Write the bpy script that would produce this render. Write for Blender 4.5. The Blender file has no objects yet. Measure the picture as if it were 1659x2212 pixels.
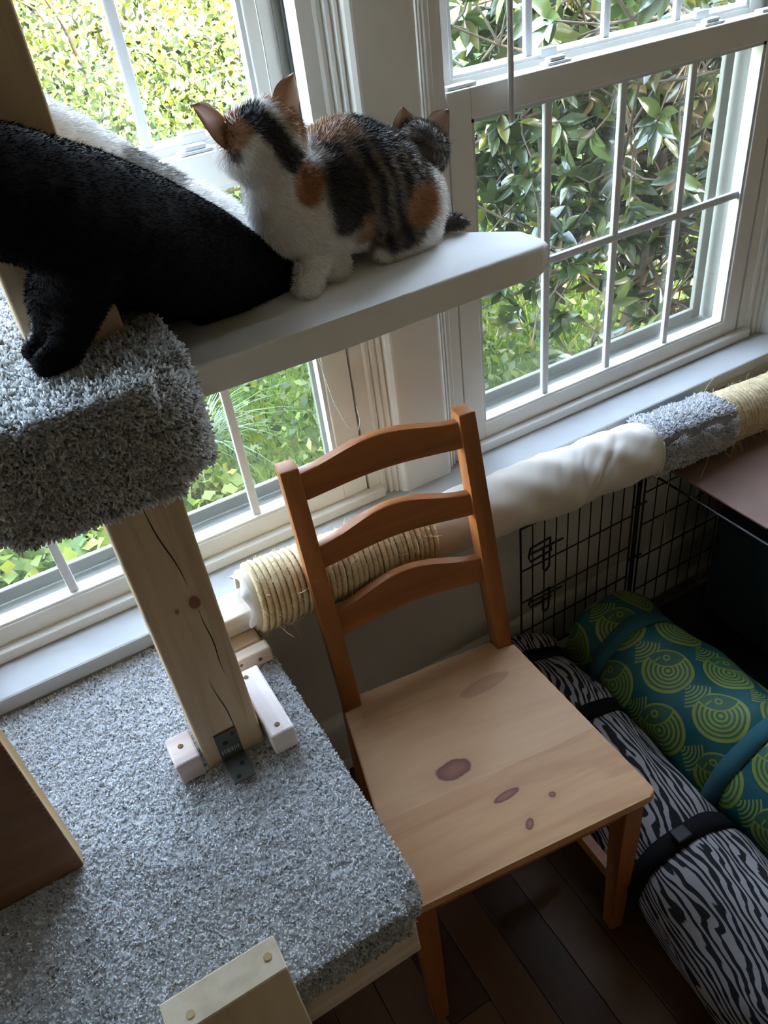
import bpy, bmesh, math, random
import numpy as np
from mathutils import Matrix, Vector

random.seed(7)
RNG = np.random.default_rng(11)
scene = bpy.context.scene
COL = scene.collection

# ------------------------------------------------------------------ camera
cam_d = bpy.data.cameras.new('camera')
cam = bpy.data.objects.new('camera', cam_d)
COL.objects.link(cam)
FPX = 1705.9
cam_d.sensor_fit = 'HORIZONTAL'
cam_d.sensor_width = 36.0
cam_d.lens = 36.0 * FPX / 1659.0
cam_d.clip_start = 0.02
cam_d.clip_end = 300
CR = Vector((0.86157883, -0.49457182, -0.11437058))
CDN = Vector((-0.38466415, -0.48907939, -0.78283768))
CF = Vector((0.33123316, 0.71847064, -0.6116245))
CAM = Vector((0.2636, -1.1679, 1.5668))
M = Matrix((( CR.x, -CDN.x, -CF.x, CAM.x),
            ( CR.y, -CDN.y, -CF.y, CAM.y),
            ( CR.z, -CDN.z, -CF.z, CAM.z),
            ( 0, 0, 0, 1)))
cam.matrix_world = M
scene.camera = cam

# ------------------------------------------------------------------ light
world = bpy.data.worlds.new('world')
scene.world = world
world.use_nodes = True
wn = world.node_tree.nodes
wl = world.node_tree.links
wn.clear()
wout = wn.new('ShaderNodeOutputWorld')
wbg = wn.new('ShaderNodeBackground')
wsky = wn.new('ShaderNodeTexSky')
wsky.sky_type = 'NISHITA'
wsky.sun_disc = False
wsky.sun_elevation = math.radians(31)
wsky.sun_rotation = math.radians(150)
wsky.air_density = 1.0
wsky.dust_density = 2.5
wbg.inputs['Strength'].default_value = 1.05
whz = wn.new('ShaderNodeMix')                 # hazy summer sky: part of the blue washed out
whz.data_type = 'RGBA'
whz.inputs[0].default_value = 0.40
wbw = wn.new('ShaderNodeRGBToBW')
wtn = wn.new('ShaderNodeMix')
wtn.data_type = 'RGBA'
wtn.blend_type = 'MULTIPLY'
wtn.inputs[0].default_value = 1.0
wtn.inputs[7].default_value = (1.0, 0.96, 0.90, 1)
wl.new(wsky.outputs[0], wbw.inputs[0])
wl.new(wbw.outputs[0], wtn.inputs[6])
wl.new(wsky.outputs[0], whz.inputs[6])
wl.new(wtn.outputs[2], whz.inputs[7])
wl.new(whz.outputs[2], wbg.inputs[0])
wl.new(wbg.outputs[0], wout.inputs[0])

sun_d = bpy.data.lights.new('sun', 'SUN')
sun_d.energy = 0.85
sun_d.angle = math.radians(0.6)
sun_d.color = (1.0, 0.93, 0.78)
sun = bpy.data.objects.new('sun', sun_d)
COL.objects.link(sun)
SUNDIR = Vector((0.42, -0.65, 0.47)).normalized()      # towards the sun: over the house, from the right
sun.rotation_euler = SUNDIR.to_track_quat('Z', 'Y').to_euler()

vs = scene.view_settings
vs.view_transform = 'Standard'
vs.look = 'None'
vs.gamma = 1.0
vs.use_curve_mapping = False
vs.exposure = 3.55
scene.cycles.max_bounces = 10
scene.cycles.diffuse_bounces = 6
scene.cycles.transparent_max_bounces = 24
scene.cycles.caustics_reflective = False
scene.cycles.caustics_refractive = False


def portal(name, loc, rot, sx, sy):
    d = bpy.data.lights.new(name, 'AREA')
    d.shape = 'RECTANGLE'
    d.size, d.size_y = sx, sy
    d.cycles.is_portal = True
    o = bpy.data.objects.new(name, d)
    o.location = loc
    o.rotation_euler = rot
    COL.objects.link(o)


portal('daylight_portal_left', (0.375, 0.16, 1.32), (math.radians(-90), 0, 0), 0.86, 1.35)
portal('daylight_portal_right', (1.40, 0.16, 1.32), (math.radians(-90), 0, 0), 0.86, 1.35)
portal('daylight_portal_far_left', (-.645, 0.16, 1.32), (math.radians(-90), 0, 0), 0.86, 1.35)


# ------------------------------------------------------------------ node helpers
class E:
    """small expression builder for shader math"""
    def __init__(s, nt, sock):
        s.nt, s.s = nt, sock

    def _m(s, op, *a):
        n = s.nt.nodes.new('ShaderNodeMath')
        n.operation = op
        for i, v in enumerate((s,) + a):
            if isinstance(v, E):
                s.nt.links.new(v.s, n.inputs[i])
            else:
                n.inputs[i].default_value = float(v)
        return E(s.nt, n.outputs[0])

    def __add__(s, o): return s._m('ADD', o)
    def __radd__(s, o): return s._m('ADD', o)
    def __sub__(s, o): return s._m('SUBTRACT', o)
    def __rsub__(s, o): return (s * -1) + o
    def __mul__(s, o): return s._m('MULTIPLY', o)
    def __rmul__(s, o): return s._m('MULTIPLY', o)
    def __truediv__(s, o): return s._m('DIVIDE', o)
    def floor(s): return s._m('FLOOR')
    def fract(s): return s._m('FRACT')
    def sqrt(s): return s._m('SQRT')
    def sin(s): return s._m('SINE')
    def abs(s): return s._m('ABSOLUTE')
    def lt(s, o): return s._m('LESS_THAN', o)
    def gt(s, o): return s._m('GREATER_THAN', o)
    def mod(s, o): return s._m('FLOORED_MODULO', o)
    def min(s, o): return s._m('MINIMUM', o)
    def max(s, o): return s._m('MAXIMUM', o)
    def atan2(s, o): return s._m('ARCTAN2', o)
    def inv(s): return (s * -1) + 1


def new_mat(name, rough=0.6, spec=0.4, metallic=0.0):
    m = bpy.data.materials.new(name)
    m.use_nodes = True
    nt = m.node_tree
    b = nt.nodes['Principled BSDF']
    b.inputs['Roughness'].default_value = rough
    b.inputs['Specular IOR Level'].default_value = spec
    b.inputs['Metallic'].default_value = metallic
    return m, nt, b


def coords(nt, kind='Object', scale=(1, 1, 1)):
    t = nt.nodes.new('ShaderNodeTexCoord')
    mp = nt.nodes.new('ShaderNodeMapping')
    mp.inputs['Scale'].default_value = scale
    nt.links.new(t.outputs[kind], mp.inputs[0])
    return mp.outputs[0]


def noise(nt, vec, scale, detail=4, rough=0.55, dist=0.0):
    n = nt.nodes.new('ShaderNodeTexNoise')
    n.inputs['Scale'].default_value = scale
    n.inputs['Detail'].default_value = detail
    n.inputs['Roughness'].default_value = rough
    n.inputs['Distortion'].default_value = dist
    nt.links.new(vec, n.inputs['Vector'])
    return n.outputs['Fac']


def ramp(nt, fac, stops):
    r = nt.nodes.new('ShaderNodeValToRGB')
    el = r.color_ramp.elements
    while len(el) < len(stops):
        el.new(0.5)
    for e, (p, c) in zip(el, stops):
        e.position = p
        e.color = (*c, 1)
    nt.links.new(fac, r.inputs[0])
    return r.outputs[0]


def mixc(nt, fac, a, b):
    n = nt.nodes.new('ShaderNodeMix')
    n.data_type = 'RGBA'
    for sock, v in ((n.inputs[0], fac), (n.inputs[6], a), (n.inputs[7], b)):
        if isinstance(v, E):
            v = v.s
        if isinstance(v, (tuple, list)):
            sock.default_value = (*v, 1)
        elif isinstance(v, (int, float)):
            sock.default_value = v
        else:
            nt.links.new(v, sock)
    return n.outputs[2]


def bump(nt, b, h, strength=0.3, dist=0.002):
    n = nt.nodes.new('ShaderNodeBump')
    n.inputs['Strength'].default_value = strength
    n.inputs['Distance'].default_value = dist
    nt.links.new(h, n.inputs['Height'])
    nt.links.new(n.outputs[0], b.inputs['Normal'])


def paint(name, c, rough=0.45, var=0.06, spec=0.4, scale=9):
    m, nt, b = new_mat(name, rough, spec)
    v = coords(nt)
    f = noise(nt, v, scale, 5)
    lo = tuple(x * (1 - var) for x in c)
    hi = tuple(min(1, x * (1 + var)) for x in c)
    nt.links.new(ramp(nt, f, [(0.3, lo), (0.7, hi)]), b.inputs['Base Color'])
    bump(nt, b, noise(nt, v, scale * 12, 3), 0.05, 0.001)
    return m


def wood(name, c1, c2, axis='Z', rough=0.5, spec=0.35, grain=1.0, dark=None, knots=()):
    """grain stretched along an axis; knots = (x,y,z,rx,ry,rz) ellipsoids in object space"""
    m, nt, b = new_mat(name, rough, spec)
    s = [38 * grain] * 3
    s['XYZ'.index(axis)] = 2.2 * grain
    v = coords(nt, 'Object', s)
    s2 = [9 * grain] * 3
    s2['XYZ'.index(axis)] = 0.8 * grain
    v2 = coords(nt, 'Object', s2)
    f = noise(nt, v, 1.0, 6, 0.6, 0.6)
    g = noise(nt, v2, 1.0, 3, 0.5, 1.2)
    c = ramp(nt, f, [(0.28, c1), (0.72, c2)])
    d = dark or tuple(x * 0.62 for x in c1)
    c = mixc(nt, ramp(nt, g, [(0.46, (0, 0, 0)), (0.62, (.55, .55, .55))]), c, d)
    if knots:
        t = nt.nodes.new('ShaderNodeTexCoord')
        sp = nt.nodes.new('ShaderNodeSeparateXYZ')
        nt.links.new(t.outputs['Object'], sp.inputs[0])
        X, Y, Z = (E(nt, o) for o in sp.outputs)
        wob = E(nt, noise(nt, coords(nt, 'Object', (60, 60, 60)), 1.0, 3)) - 0.5
        for (kx, ky, kz, rx, ry, rz, kc) in knots:
            q = ((X - kx) / rx) * ((X - kx) / rx) + ((Y - ky) / ry) * ((Y - ky) / ry) + ((Z - kz) / rz) * ((Z - kz) / rz)
            q = q.sqrt() + wob * 0.5
            ringc = ramp(nt, (q * 0.5).s, [(0.0, tuple(x * 1.15 for x in kc)), (0.3, kc), (0.47, tuple(x * 0.7 for x in kc)), (0.5, kc)])
            halo = ((q * -1.0) + 2.4) / 1.6
            halo = halo.min(1.0).max(0.0) * 0.4
            c = mixc(nt, halo, c, tuple(min(1, x * 1.5) for x in kc))
            c = mixc(nt, q.lt(1.0), c, ringc)
    nt.links.new(c, b.inputs['Base Color'])
    bump(nt, b, f, 0.12, 0.001)
    return m


def vcol_mat(name, rough=0.8, spec=0.2, sheen=0.0, transl=0.0, gain=1.0, base_noise=None):
    """colour from the mesh's own colour attribute"""
    m, nt, b = new_mat(name, rough, spec)
    a = nt.nodes.new('ShaderNodeAttribute')
    a.attribute_name = 'Col'
    col = a.outputs['Color']
    nt.links.new(col, b.inputs['Base Color'])
    if sheen:
        b.inputs['Sheen Weight'].default_value = sheen
    if transl:
        t = nt.nodes.new('ShaderNodeBsdfTranslucent')
        nt.links.new(col, t.inputs[0])
        mx = nt.nodes.new('ShaderNodeMixShader')
        mx.inputs[0].default_value = transl
        nt.links.new(b.outputs[0], mx.inputs[1])
        nt.links.new(t.outputs[0], mx.inputs[2])
        nt.links.new(mx.outputs[0], nt.nodes['Material Output'].inputs[0])
    return m


# ------------------------------------------------------------------ mesh helpers
def np_mesh(name, V, F, mat=None, parent=None, col=None, smooth=False):
    """V (n,3), F (m,k) integer array with one k; col (n,3) point colours"""
    V = np.asarray(V, dtype=np.float32)
    F = np.asarray(F, dtype=np.int32)
    me = bpy.data.meshes.new(name)
    me.vertices.add(len(V))
    me.vertices.foreach_set('co', V.ravel())
    k = F.shape[1]
    me.loops.add(F.size)
    me.loops.foreach_set('vertex_index', F.ravel())
    me.polygons.add(len(F))
    me.polygons.foreach_set('loop_start', np.arange(0, F.size, k, dtype=np.int32))
    me.update(calc_edges=True)
    if smooth:
        me.polygons.foreach_set('use_smooth', np.ones(len(F), dtype=bool))
    if col is not None:
        at = me.color_attributes.new('Col', 'FLOAT_COLOR', 'POINT')
        c4 = np.ones((len(V), 4), dtype=np.float32)
        c4[:, :3] = col
        at.data.foreach_set('color', c4.ravel())
    if mat:
        me.materials.append(mat)
    o = bpy.data.objects.new(name, me)
    COL.objects.link(o)
    o.parent = parent
    return o


def bm_obj(name, bm, mat=None, parent=None, smooth=False):
    me = bpy.data.meshes.new(name)
    bmesh.ops.recalc_face_normals(bm, faces=bm.faces)
    bm.to_mesh(me)
    bm.free()
    if smooth:
        for p in me.polygons:
            p.use_smooth = True
    if mat:
        me.materials.append(mat)
    o = bpy.data.objects.new(name, me)
    COL.objects.link(o)
    o.parent = parent
    return o


def bx(bm, x0, x1, y0, y1, z0, z1, bev=0.0, seg=2):
    r = bmesh.ops.create_cube(bm, size=1.0)
    vs_ = r['verts']
    for v in vs_:
        v.co = Vector((x0 + (v.co.x + .5) * (x1 - x0), y0 + (v.co.y + .5) * (y1 - y0), z0 + (v.co.z + .5) * (z1 - z0)))
    if bev:
        es = list({e for v in vs_ for e in v.link_edges})
        bmesh.ops.bevel(bm, geom=es, offset=bev, segments=seg, affect='EDGES', profile=0.5)


def box(name, mat, parent, *a, bev=0.0, seg=2):
    bm = bmesh.new()
    bx(bm, *a, bev=bev, seg=seg)
    return bm_obj(name, bm, mat, parent)


def prism(bm, poly, z0, z1, axis='Z'):
    """extrude 2D polygon; axis Z: (x,y), axis Y: (x,z) between y=z0..z1"""
    def P(a, b, t):
        return (a, b, t) if axis == 'Z' else ((a, t, b) if axis == 'Y' else (t, a, b))
    lo = [bm.verts.new(P(a, b, z0)) for a, b in poly]
    hi = [bm.verts.new(P(a, b, z1)) for a, b in poly]
    n = len(poly)
    for i in range(n):
        j = (i + 1) % n
        bm.faces.new((lo[i], lo[j], hi[j], hi[i]))
    bm.faces.new(lo[::-1])
    bm.faces.new(hi)


def tube_arrays(path, r, seg=8, closed=False):
    """swept tube; path (n,3), r scalar or (n,) -> V,F quads"""
    P = np.asarray(path, float)
    n = len(P)
    T = np.gradient(P, axis=0)
    T /= np.linalg.norm(T, axis=1)[:, None] + 1e-12
    up = np.array([0, 0, 1.0])
    if abs(T[0] @ up) > 0.9:
        up = np.array([1.0, 0, 0])
    N = np.zeros_like(P)
    v = up - T[0] * (up @ T[0])
    N[0] = v / np.linalg.norm(v)
    for i in range(1, n):
        v = N[i - 1] - T[i] * (N[i - 1] @ T[i])
        N[i] = v / (np.linalg.norm(v) + 1e-12)
    B = np.cross(T, N)
    a = np.linspace(0, 2 * np.pi, seg, endpoint=False)
    rr = np.broadcast_to(np.asarray(r, float), (n,))
    V = P[:, None, :] + rr[:, None, None] * (np.cos(a)[None, :, None] * N[:, None, :] + np.sin(a)[None, :, None] * B[:, None, :])
    V = V.reshape(-1, 3)
    i = np.arange(n - 1)[:, None] * seg
    j = np.arange(seg)[None, :]
    jn = (j + 1) % seg
    F = np.stack([i + j, i + jn, i + seg + jn, i + seg + j], -1).reshape(-1, 4)
    return V, F


def join_arrays(lst):
    Vs, Fs, o = [], [], 0
    for V, F in lst:
        Vs.append(V)
        Fs.append(F + o)
        o += len(V)
    return np.concatenate(Vs), np.concatenate(Fs)


def tube(name, path, r, mat, parent=None, seg=8):
    V, F = tube_arrays(path, r, seg)
    n = len(path)
    o = np_mesh(name, V, F, mat, parent, smooth=True)
    return o


def empty(name, loc=(0, 0, 0), rz=0.0, parent=None):
    o = bpy.data.objects.new(name, None)
    o.location = loc
    o.rotation_euler = (0, 0, rz)
    o.empty_display_size = 0.05
    COL.objects.link(o)
    o.parent = parent
    return o


def tag(o, label=None, cat=None, group=None, kind=None):
    if label: o['label'] = label
    if cat: o['category'] = cat
    if group: o['group'] = group
    if kind: o['kind'] = kind
    return o


def smooth_by_angle(o, deg=35):
    me = o.data
    for p in me.polygons:
        p.use_smooth = True
    me.set_sharp_from_angle(angle=math.radians(deg))


def blades(roots, normals, length, width, lean, col, rng, tip_gain=1.25):
    """one thin triangle per fibre; col (n,3)"""
    n = len(roots)
    rnd = rng.normal(size=(n, 3))
    d = normals + lean * rnd
    d /= np.linalg.norm(d, axis=1)[:, None]
    side = np.cross(d, rng.normal(size=(n, 3)))
    side /= np.linalg.norm(side, axis=1)[:, None] + 1e-9
    L = np.broadcast_to(np.asarray(length, float), (n,)) * rng.uniform(0.6, 1.25, n)
    W = np.broadcast_to(np.asarray(width, float), (n,))
    a = roots - side * W[:, None] * .5
    b = roots + side * W[:, None] * .5
    t = roots + d * L[:, None]
    V = np.stack([a, b, t], 1).reshape(-1, 3)
    F = np.arange(3 * n).reshape(-1, 3)
    C = np.repeat(col, 3, 0)
    C[2::3] *= tip_gain
    return V, F, np.clip(C, 0, 1)


def tufts(roots, normals, length, width, lean, col, rng):
    """small twisted yarn tuft: two crossed tapering quads"""
    n = len(roots)
    d = normals + lean * rng.normal(size=(n, 3))
    d /= np.linalg.norm(d, axis=1)[:, None]
    s1 = np.cross(d, rng.normal(size=(n, 3)))
    s1 /= np.linalg.norm(s1, axis=1)[:, None] + 1e-9
    s2 = np.cross(d, s1)
    L = length * rng.uniform(0.65, 1.25, n)
    bend = rng.normal(size=(n, 3)) * (length * 0.3)
    Vs = []
    for s in (s1, s2):
        a = roots - s * width * .5
        b = roots + s * width * .5
        t = roots + d * L[:, None] + bend
        Vs.append(np.stack([a, b, t + s * width * .45, t - s * width * .45], 1))
    V = np.concatenate(Vs, 1).reshape(-1, 3)
    F = (np.arange(n)[:, None, None] * 8 + np.array([[0, 1, 2, 3], [4, 5, 6, 7]])[None]).reshape(-1, 4)
    C = np.repeat(col, 8, 0).reshape(n, 8, 3)
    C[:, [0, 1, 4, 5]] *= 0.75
    return V, F, np.clip(C.reshape(-1, 3), 0, 1)


# ------------------------------------------------------------------ materials
MAT = {}
MAT['trim'] = paint('white_trim_paint', (.74, .72, .67), 0.38, 0.03)
MAT['sill'] = paint('dusty_dimmed_sill_paint', (.43, .43, .42), 0.6, 0.06, 0.25)  # dusty, and toned darker than the trim against strong window light
MAT['vinyl'] = paint('white_vinyl', (.62, .63, .63), 0.4, 0.02)
MAT['outer'] = paint('dimmed_outer_vinyl', (.16, .155, .135), 0.5, 0.05)  # darker copy of the vinyl, offsets direct sky light on outer parts
MAT['wall'] = paint('greige_wall_paint', (.60, .555, .50), 0.7, 0.03)
MAT['warm'] = paint('tan_wall_paint', (.64, .51, .40), 0.7, 0.03)
MAT['ceil'] = paint('ceiling_paint', (.76, .70, .63), 0.8, 0.02)
MAT['dark_gasket'] = paint('dark_gasket', (.05, .05, .05), 0.6, 0.1)
MAT['chair'] = wood('honey_stained_pine', (.25, .080, .020), (.35, .125, .034), 'Z', 0.45, 0.25)
MAT['chair_x'] = wood('honey_stained_pine_rail', (.25, .080, .020), (.35, .125, .034), 'X', 0.45, 0.25)
MAT['pine'] = wood('pale_pine', (.42, .30, .17), (.55, .42, .26), 'Z', 0.6, 0.25)
MAT['pine_x'] = wood('pale_pine_crosswise', (.52, .42, .32), (.66, .56, .46), 'X', 0.6, 0.25)
MAT['pine_y'] = wood('pale_pine_lengthwise', (.60, .50, .44), (.74, .66, .60), 'Y', 0.6, 0.25)
MAT['plywood'] = wood('shaded_brown_plywood', (.13, .065, .032), (.20, .105, .055), 'X', 0.6, 0.2)  # dark tone stands for the shade on the panel's front
MAT['ply_edge'] = wood('lit_plywood_edge', (.45, .30, .15), (.60, .43, .25), 'Z', 0.7, 0.2)  # pale tone stands for light falling on the panel's edge
MAT['black_wire'] = paint('black_enamel_wire', (.012, .012, .012), 0.35, 0.1)
MAT['carpet'] = vcol_mat('grey_carpet_yarn', 0.8, 0.3, transl=0.42)
MAT['sisal_fibre'] = paint('sisal_fibre', (.74, .63, .43), 0.75, 0.1)
MAT['fur'] = vcol_mat('cat_fur', 0.6, 0.3, sheen=0.25)
MAT['black_fur'] = vcol_mat('black_cat_fur', 0.85, 0.05)
MAT['leaf_stuff'] = vcol_mat('leaf_green', 0.45, 0.4, transl=0.28)
MAT['grass'] = vcol_mat('grass_green', 0.6, 0.3, transl=0.35)
MAT['bark'] = wood('grey_bark', (.055, .042, .03), (.105, .085, .065), 'Z', 0.85, 0.2)
MAT['metal_dark'] = paint('galvanised_dark', (.07, .075, .07), 0.5, 0.15)
MAT['screw'] = paint('brass_screw', (.45, .33, .16), 0.3, 0.1, 0.8)
MAT['hole'] = paint('screw_hole_brown', (.16, .07, .03), 0.8, 0.1)
MAT['card'] = paint('cardboard_core', (.42, .36, .27), 0.8, 0.06)
MAT['strap'] = paint('black_webbing', (.008, .008, .009), 0.85, 0.1, 0.1)
MAT['board'] = paint('brown_hardboard', (.235, .145, .115), 0.42, 0.08, 0.35, 14)
MAT['teal_pad'] = paint('dark_teal_fabric', (.007, .026, .034), 0.85, 0.12)
MAT['black_plastic'] = paint('black_plastic_tray', (.012, .012, .013), 0.5, 0.1)


def glass_mat():
    m = bpy.data.materials.new('window_glass')
    m.use_nodes = True
    nt = m.node_tree
    nt.nodes.clear()
    out = nt.nodes.new('ShaderNodeOutputMaterial')
    tr = nt.nodes.new('ShaderNodeBsdfTransparent')
    tr.inputs[0].default_value = (.96, .98, .965, 1)
    gl = nt.nodes.new('ShaderNodeBsdfGlossy')
    gl.inputs['Roughness'].default_value = 0.02
    fr = nt.nodes.new('ShaderNodeFresnel')
    fr.inputs[0].default_value = 1.45
    df = nt.nodes.new('ShaderNodeBsdfDiffuse')
    df.inputs[0].default_value = (.8, .8, .78, 1)
    v = coords(nt)
    dust = ramp(nt, noise(nt, v, 14, 6, 0.6), [(0.45, (0.003,) * 3), (0.75, (0.02,) * 3)])
    m1 = nt.nodes.new('ShaderNodeMixShader')
    m2 = nt.nodes.new('ShaderNodeMixShader')
    gb = nt.nodes.new('ShaderNodeNewGeometry')
    face = E(nt, gb.outputs['Backfacing']).inv() * E(nt, fr.outputs[0])      # reflect at the outer faces only
    nt.links.new(face.s, m1.inputs[0])
    nt.links.new(tr.outputs[0], m1.inputs[1])
    nt.links.new(gl.outputs[0], m1.inputs[2])
    nt.links.new(dust, m2.inputs[0])
    nt.links.new(m1.outputs[0], m2.inputs[1])
    nt.links.new(df.outputs[0], m2.inputs[2])
    nt.links.new(m2.outputs[0], out.inputs[0])
    return m


def screen_mat():
    m = bpy.data.materials.new('insect_screen_mesh')
    m.use_nodes = True
    nt = m.node_tree
    nt.nodes.clear()
    out = nt.nodes.new('ShaderNodeOutputMaterial')
    tr = nt.nodes.new('ShaderNodeBsdfTransparent')
    df = nt.nodes.new('ShaderNodeBsdfDiffuse')
    df.inputs[0].default_value = (.10, .10, .10, 1)
    mx = nt.nodes.new('ShaderNodeMixShader')
    f = ramp(nt, noise(nt, coords(nt), 700, 1), [(0.4, (.14,) * 3), (0.6, (.24,) * 3)])
    nt.links.new(f, mx.inputs[0])
    nt.links.new(tr.outputs[0], mx.inputs[1])
    nt.links.new(df.outputs[0], mx.inputs[2])
    nt.links.new(mx.outputs[0], out.inputs[0])
    return m


MAT['glass'] = glass_mat()
MAT['screen'] = screen_mat()


def cloth_mat(name, c, scale=420, var=.05):
    m, nt, b = new_mat(name, 0.85, 0.15)
    v = coords(nt)
    f = noise(nt, v, 7, 4)
    nt.links.new(ramp(nt, f, [(0.3, tuple(x * (1 - var * 2) for x in c)), (0.65, c)]), b.inputs['Base Color'])
    b.inputs['Sheen Weight'].default_value = 0.1
    bump(nt, b, noise(nt, v, scale, 2), 0.25, 0.0006)
    return m


MAT['beam_cloth'] = cloth_mat('grey_white_flannel', (.88, .865, .85))
MAT['muslin'] = cloth_mat('cream_muslin', (.64, .575, .505), 500, .04)
MAT['plastic_white'] = paint('white_plastic_wrap', (.8, .82, .85), 0.4, .05)


def sisal_mat():
    m, nt, b = new_mat('sisal_rope', 0.8, 0.2)
    v = coords(nt)
    f = noise(nt, v, 60, 4)
    g = noise(nt, coords(nt, 'Object', (30, 400, 400)), 1.0, 3)
    c = ramp(nt, f, [(0.25, (.44, .32, .17)), (0.75, (.74, .61, .40))])
    c = mixc(nt, ramp(nt, g, [(0.35, (0.35,) * 3), (0.65, (0,) * 3)]), c, (.36, .25, .12))
    nt.links.new(c, b.inputs['Base Color'])
    bump(nt, b, g, 0.5, 0.001)
    return m


MAT['sisal'] = sisal_mat()


def floor_mat():
    m, nt, b = new_mat('dark_hardwood', 0.45, 0.22)
    oi = nt.nodes.new('ShaderNodeObjectInfo')
    t = nt.nodes.new('ShaderNodeTexCoord')
    mp = nt.nodes.new('ShaderNodeMapping')
    mp.inputs['Scale'].default_value = (45, 3, 45)
    ad = nt.nodes.new('ShaderNodeVectorMath')
    ad.operation = 'ADD'
    nt.links.new(t.outputs['Object'], ad.inputs[0])
    cmb = nt.nodes.new('ShaderNodeCombineXYZ')
    sc = E(nt, oi.outputs['Random']) * 30
    nt.links.new(sc.s, cmb.inputs[0])
    nt.links.new(sc.s, cmb.inputs[1])
    nt.links.new(cmb.outputs[0], ad.inputs[1])
    nt.links.new(ad.outputs[0], mp.inputs[0])
    f = noise(nt, mp.outputs[0], 1.0, 6, .6, .5)
    c = ramp(nt, f, [(0.3, (.055, .026, .012)), (0.7, (.105, .055, .028))])
    tint = ramp(nt, oi.outputs['Random'], [(0.0, (.05, .024, .013)), (0.35, (.12, .05, .022)), (0.7, (.17, .095, .05)), (1.0, (.085, .045, .026))])
    nt.links.new(mixc(nt, 0.65, c, tint), b.inputs['Base Color'])
    bump(nt, b, f, 0.08, 0.001)
    return m


MAT['floor'] = floor_mat()


def seat_mat():
    """glued pine boards, bands along local Y, with knots"""
    m, nt, b = new_mat('pine_seat_boards', 0.5, 0.2)
    t = nt.nodes.new('ShaderNodeTexCoord')
    sp = nt.nodes.new('ShaderNodeSeparateXYZ')
    nt.links.new(t.outputs['Object'], sp.inputs[0])
    X, Y, Z = (E(nt, o) for o in sp.outputs)
    g = noise(nt, coords(nt, 'Object', (5, 70, 70)), 1.0, 6, .6, .8)
    big = noise(nt, coords(nt, 'Object', (3, 16, 16)), 1.0, 4, .55, 1.5)
    c = ramp(nt, g, [(0.25, (.40, .195, .090)), (0.75, (.52, .295, .155))])
    c = mixc(nt, ramp(nt, big, [(0.45, (0, 0, 0)), (0.62, (.9, .9, .9))]), c, (.36, .155, .075))
    band = ((Y + 0.4) / 0.088).floor()
    rnd = ((band * 12.9898 + 4.1).sin() * 43758.5).fract()
    c = mixc(nt, rnd * 0.75, c, (.60, .38, .215))
    wob = E(nt, noise(nt, coords(nt, 'Object', (60, 60, 60)), 1.0, 3)) - 0.5
    kc = (.17, .065, .05)
    for (kx, ky, rx, ry, rot) in ((-.050, -.190, .031, .017, .0), (.002, -.268, .023, .007, .12), (.066, -.298, .0055, .005, 0), (.010, -.325, .010, .006, .9), (.075, -.06, .05, .014, .1)):
        cs, sn = math.cos(rot), math.sin(rot)
        u = ((X - kx) * cs + (Y - ky) * sn) / rx
        w = ((Y - ky) * cs - (X - kx) * sn) / ry
        q = (u * u + w * w).sqrt() + wob * 0.35
        soft = 0.35 if rx > .045 else 1.0
        halo = (((q * -1.0) + 2.6) / 1.8).min(1.0).max(0.0) * (0.32 * soft)
        c = mixc(nt, halo, c, (.36, .16, .09))
        core = (((q * -1.0) + 1.08) / 0.14).min(1.0).max(0.0) * (0.85 * soft)
        c = mixc(nt, core, c, ramp(nt, (q * 1.0).s, [(0.0, (.24, .09, .06)), (.55, (.19, .07, .05)), (.8, (.12, .04, .035)), (1.0, (.10, .035, .03))]))
    nt.links.new(c, b.inputs['Base Color'])
    bump(nt, b, g, 0.06, 0.0008)
    return m


MAT['seat'] = seat_mat()


def zebra_mat():
    m, nt, b = new_mat('zebra_print_nylon', 0.8, 0.15)
    uv = coords(nt, 'UV', (1, 1, 1))
    # warp along the roll, stripes running mostly along the roll
    sp = nt.nodes.new('ShaderNodeSeparateXYZ')
    nt.links.new(uv, sp.inputs[0])
    U, V = E(nt, sp.outputs[0]), E(nt, sp.outputs[1])      # U along the roll (m), V around (m)
    w1 = E(nt, noise(nt, coords(nt, 'UV', (4, 12, 1)), 1.0, 2, .5)) - 0.5
    w2 = E(nt, noise(nt, coords(nt, 'UV', (10, 40, 1)), 1.0, 2, .5)) - 0.5
    ph = (V + U * 0.22) * 150 + w1 * 13 + w2 * 4.5
    th = E(nt, noise(nt, coords(nt, 'UV', (16, 60, 1)), 1.0, 1)) - 0.5
    s = (ph * 3.14159).sin() + th * 1.5
    fac = ((s + 0.28) * 3.0).min(1.0).max(0.0)
    c = mixc(nt, fac, (.016, .016, .018), (.31, .295, .305))
    nt.links.new(c, b.inputs['Base Color'])
    bump(nt, b, noise(nt, uv, 30, 3), 0.15, 0.004)
    return m


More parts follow.
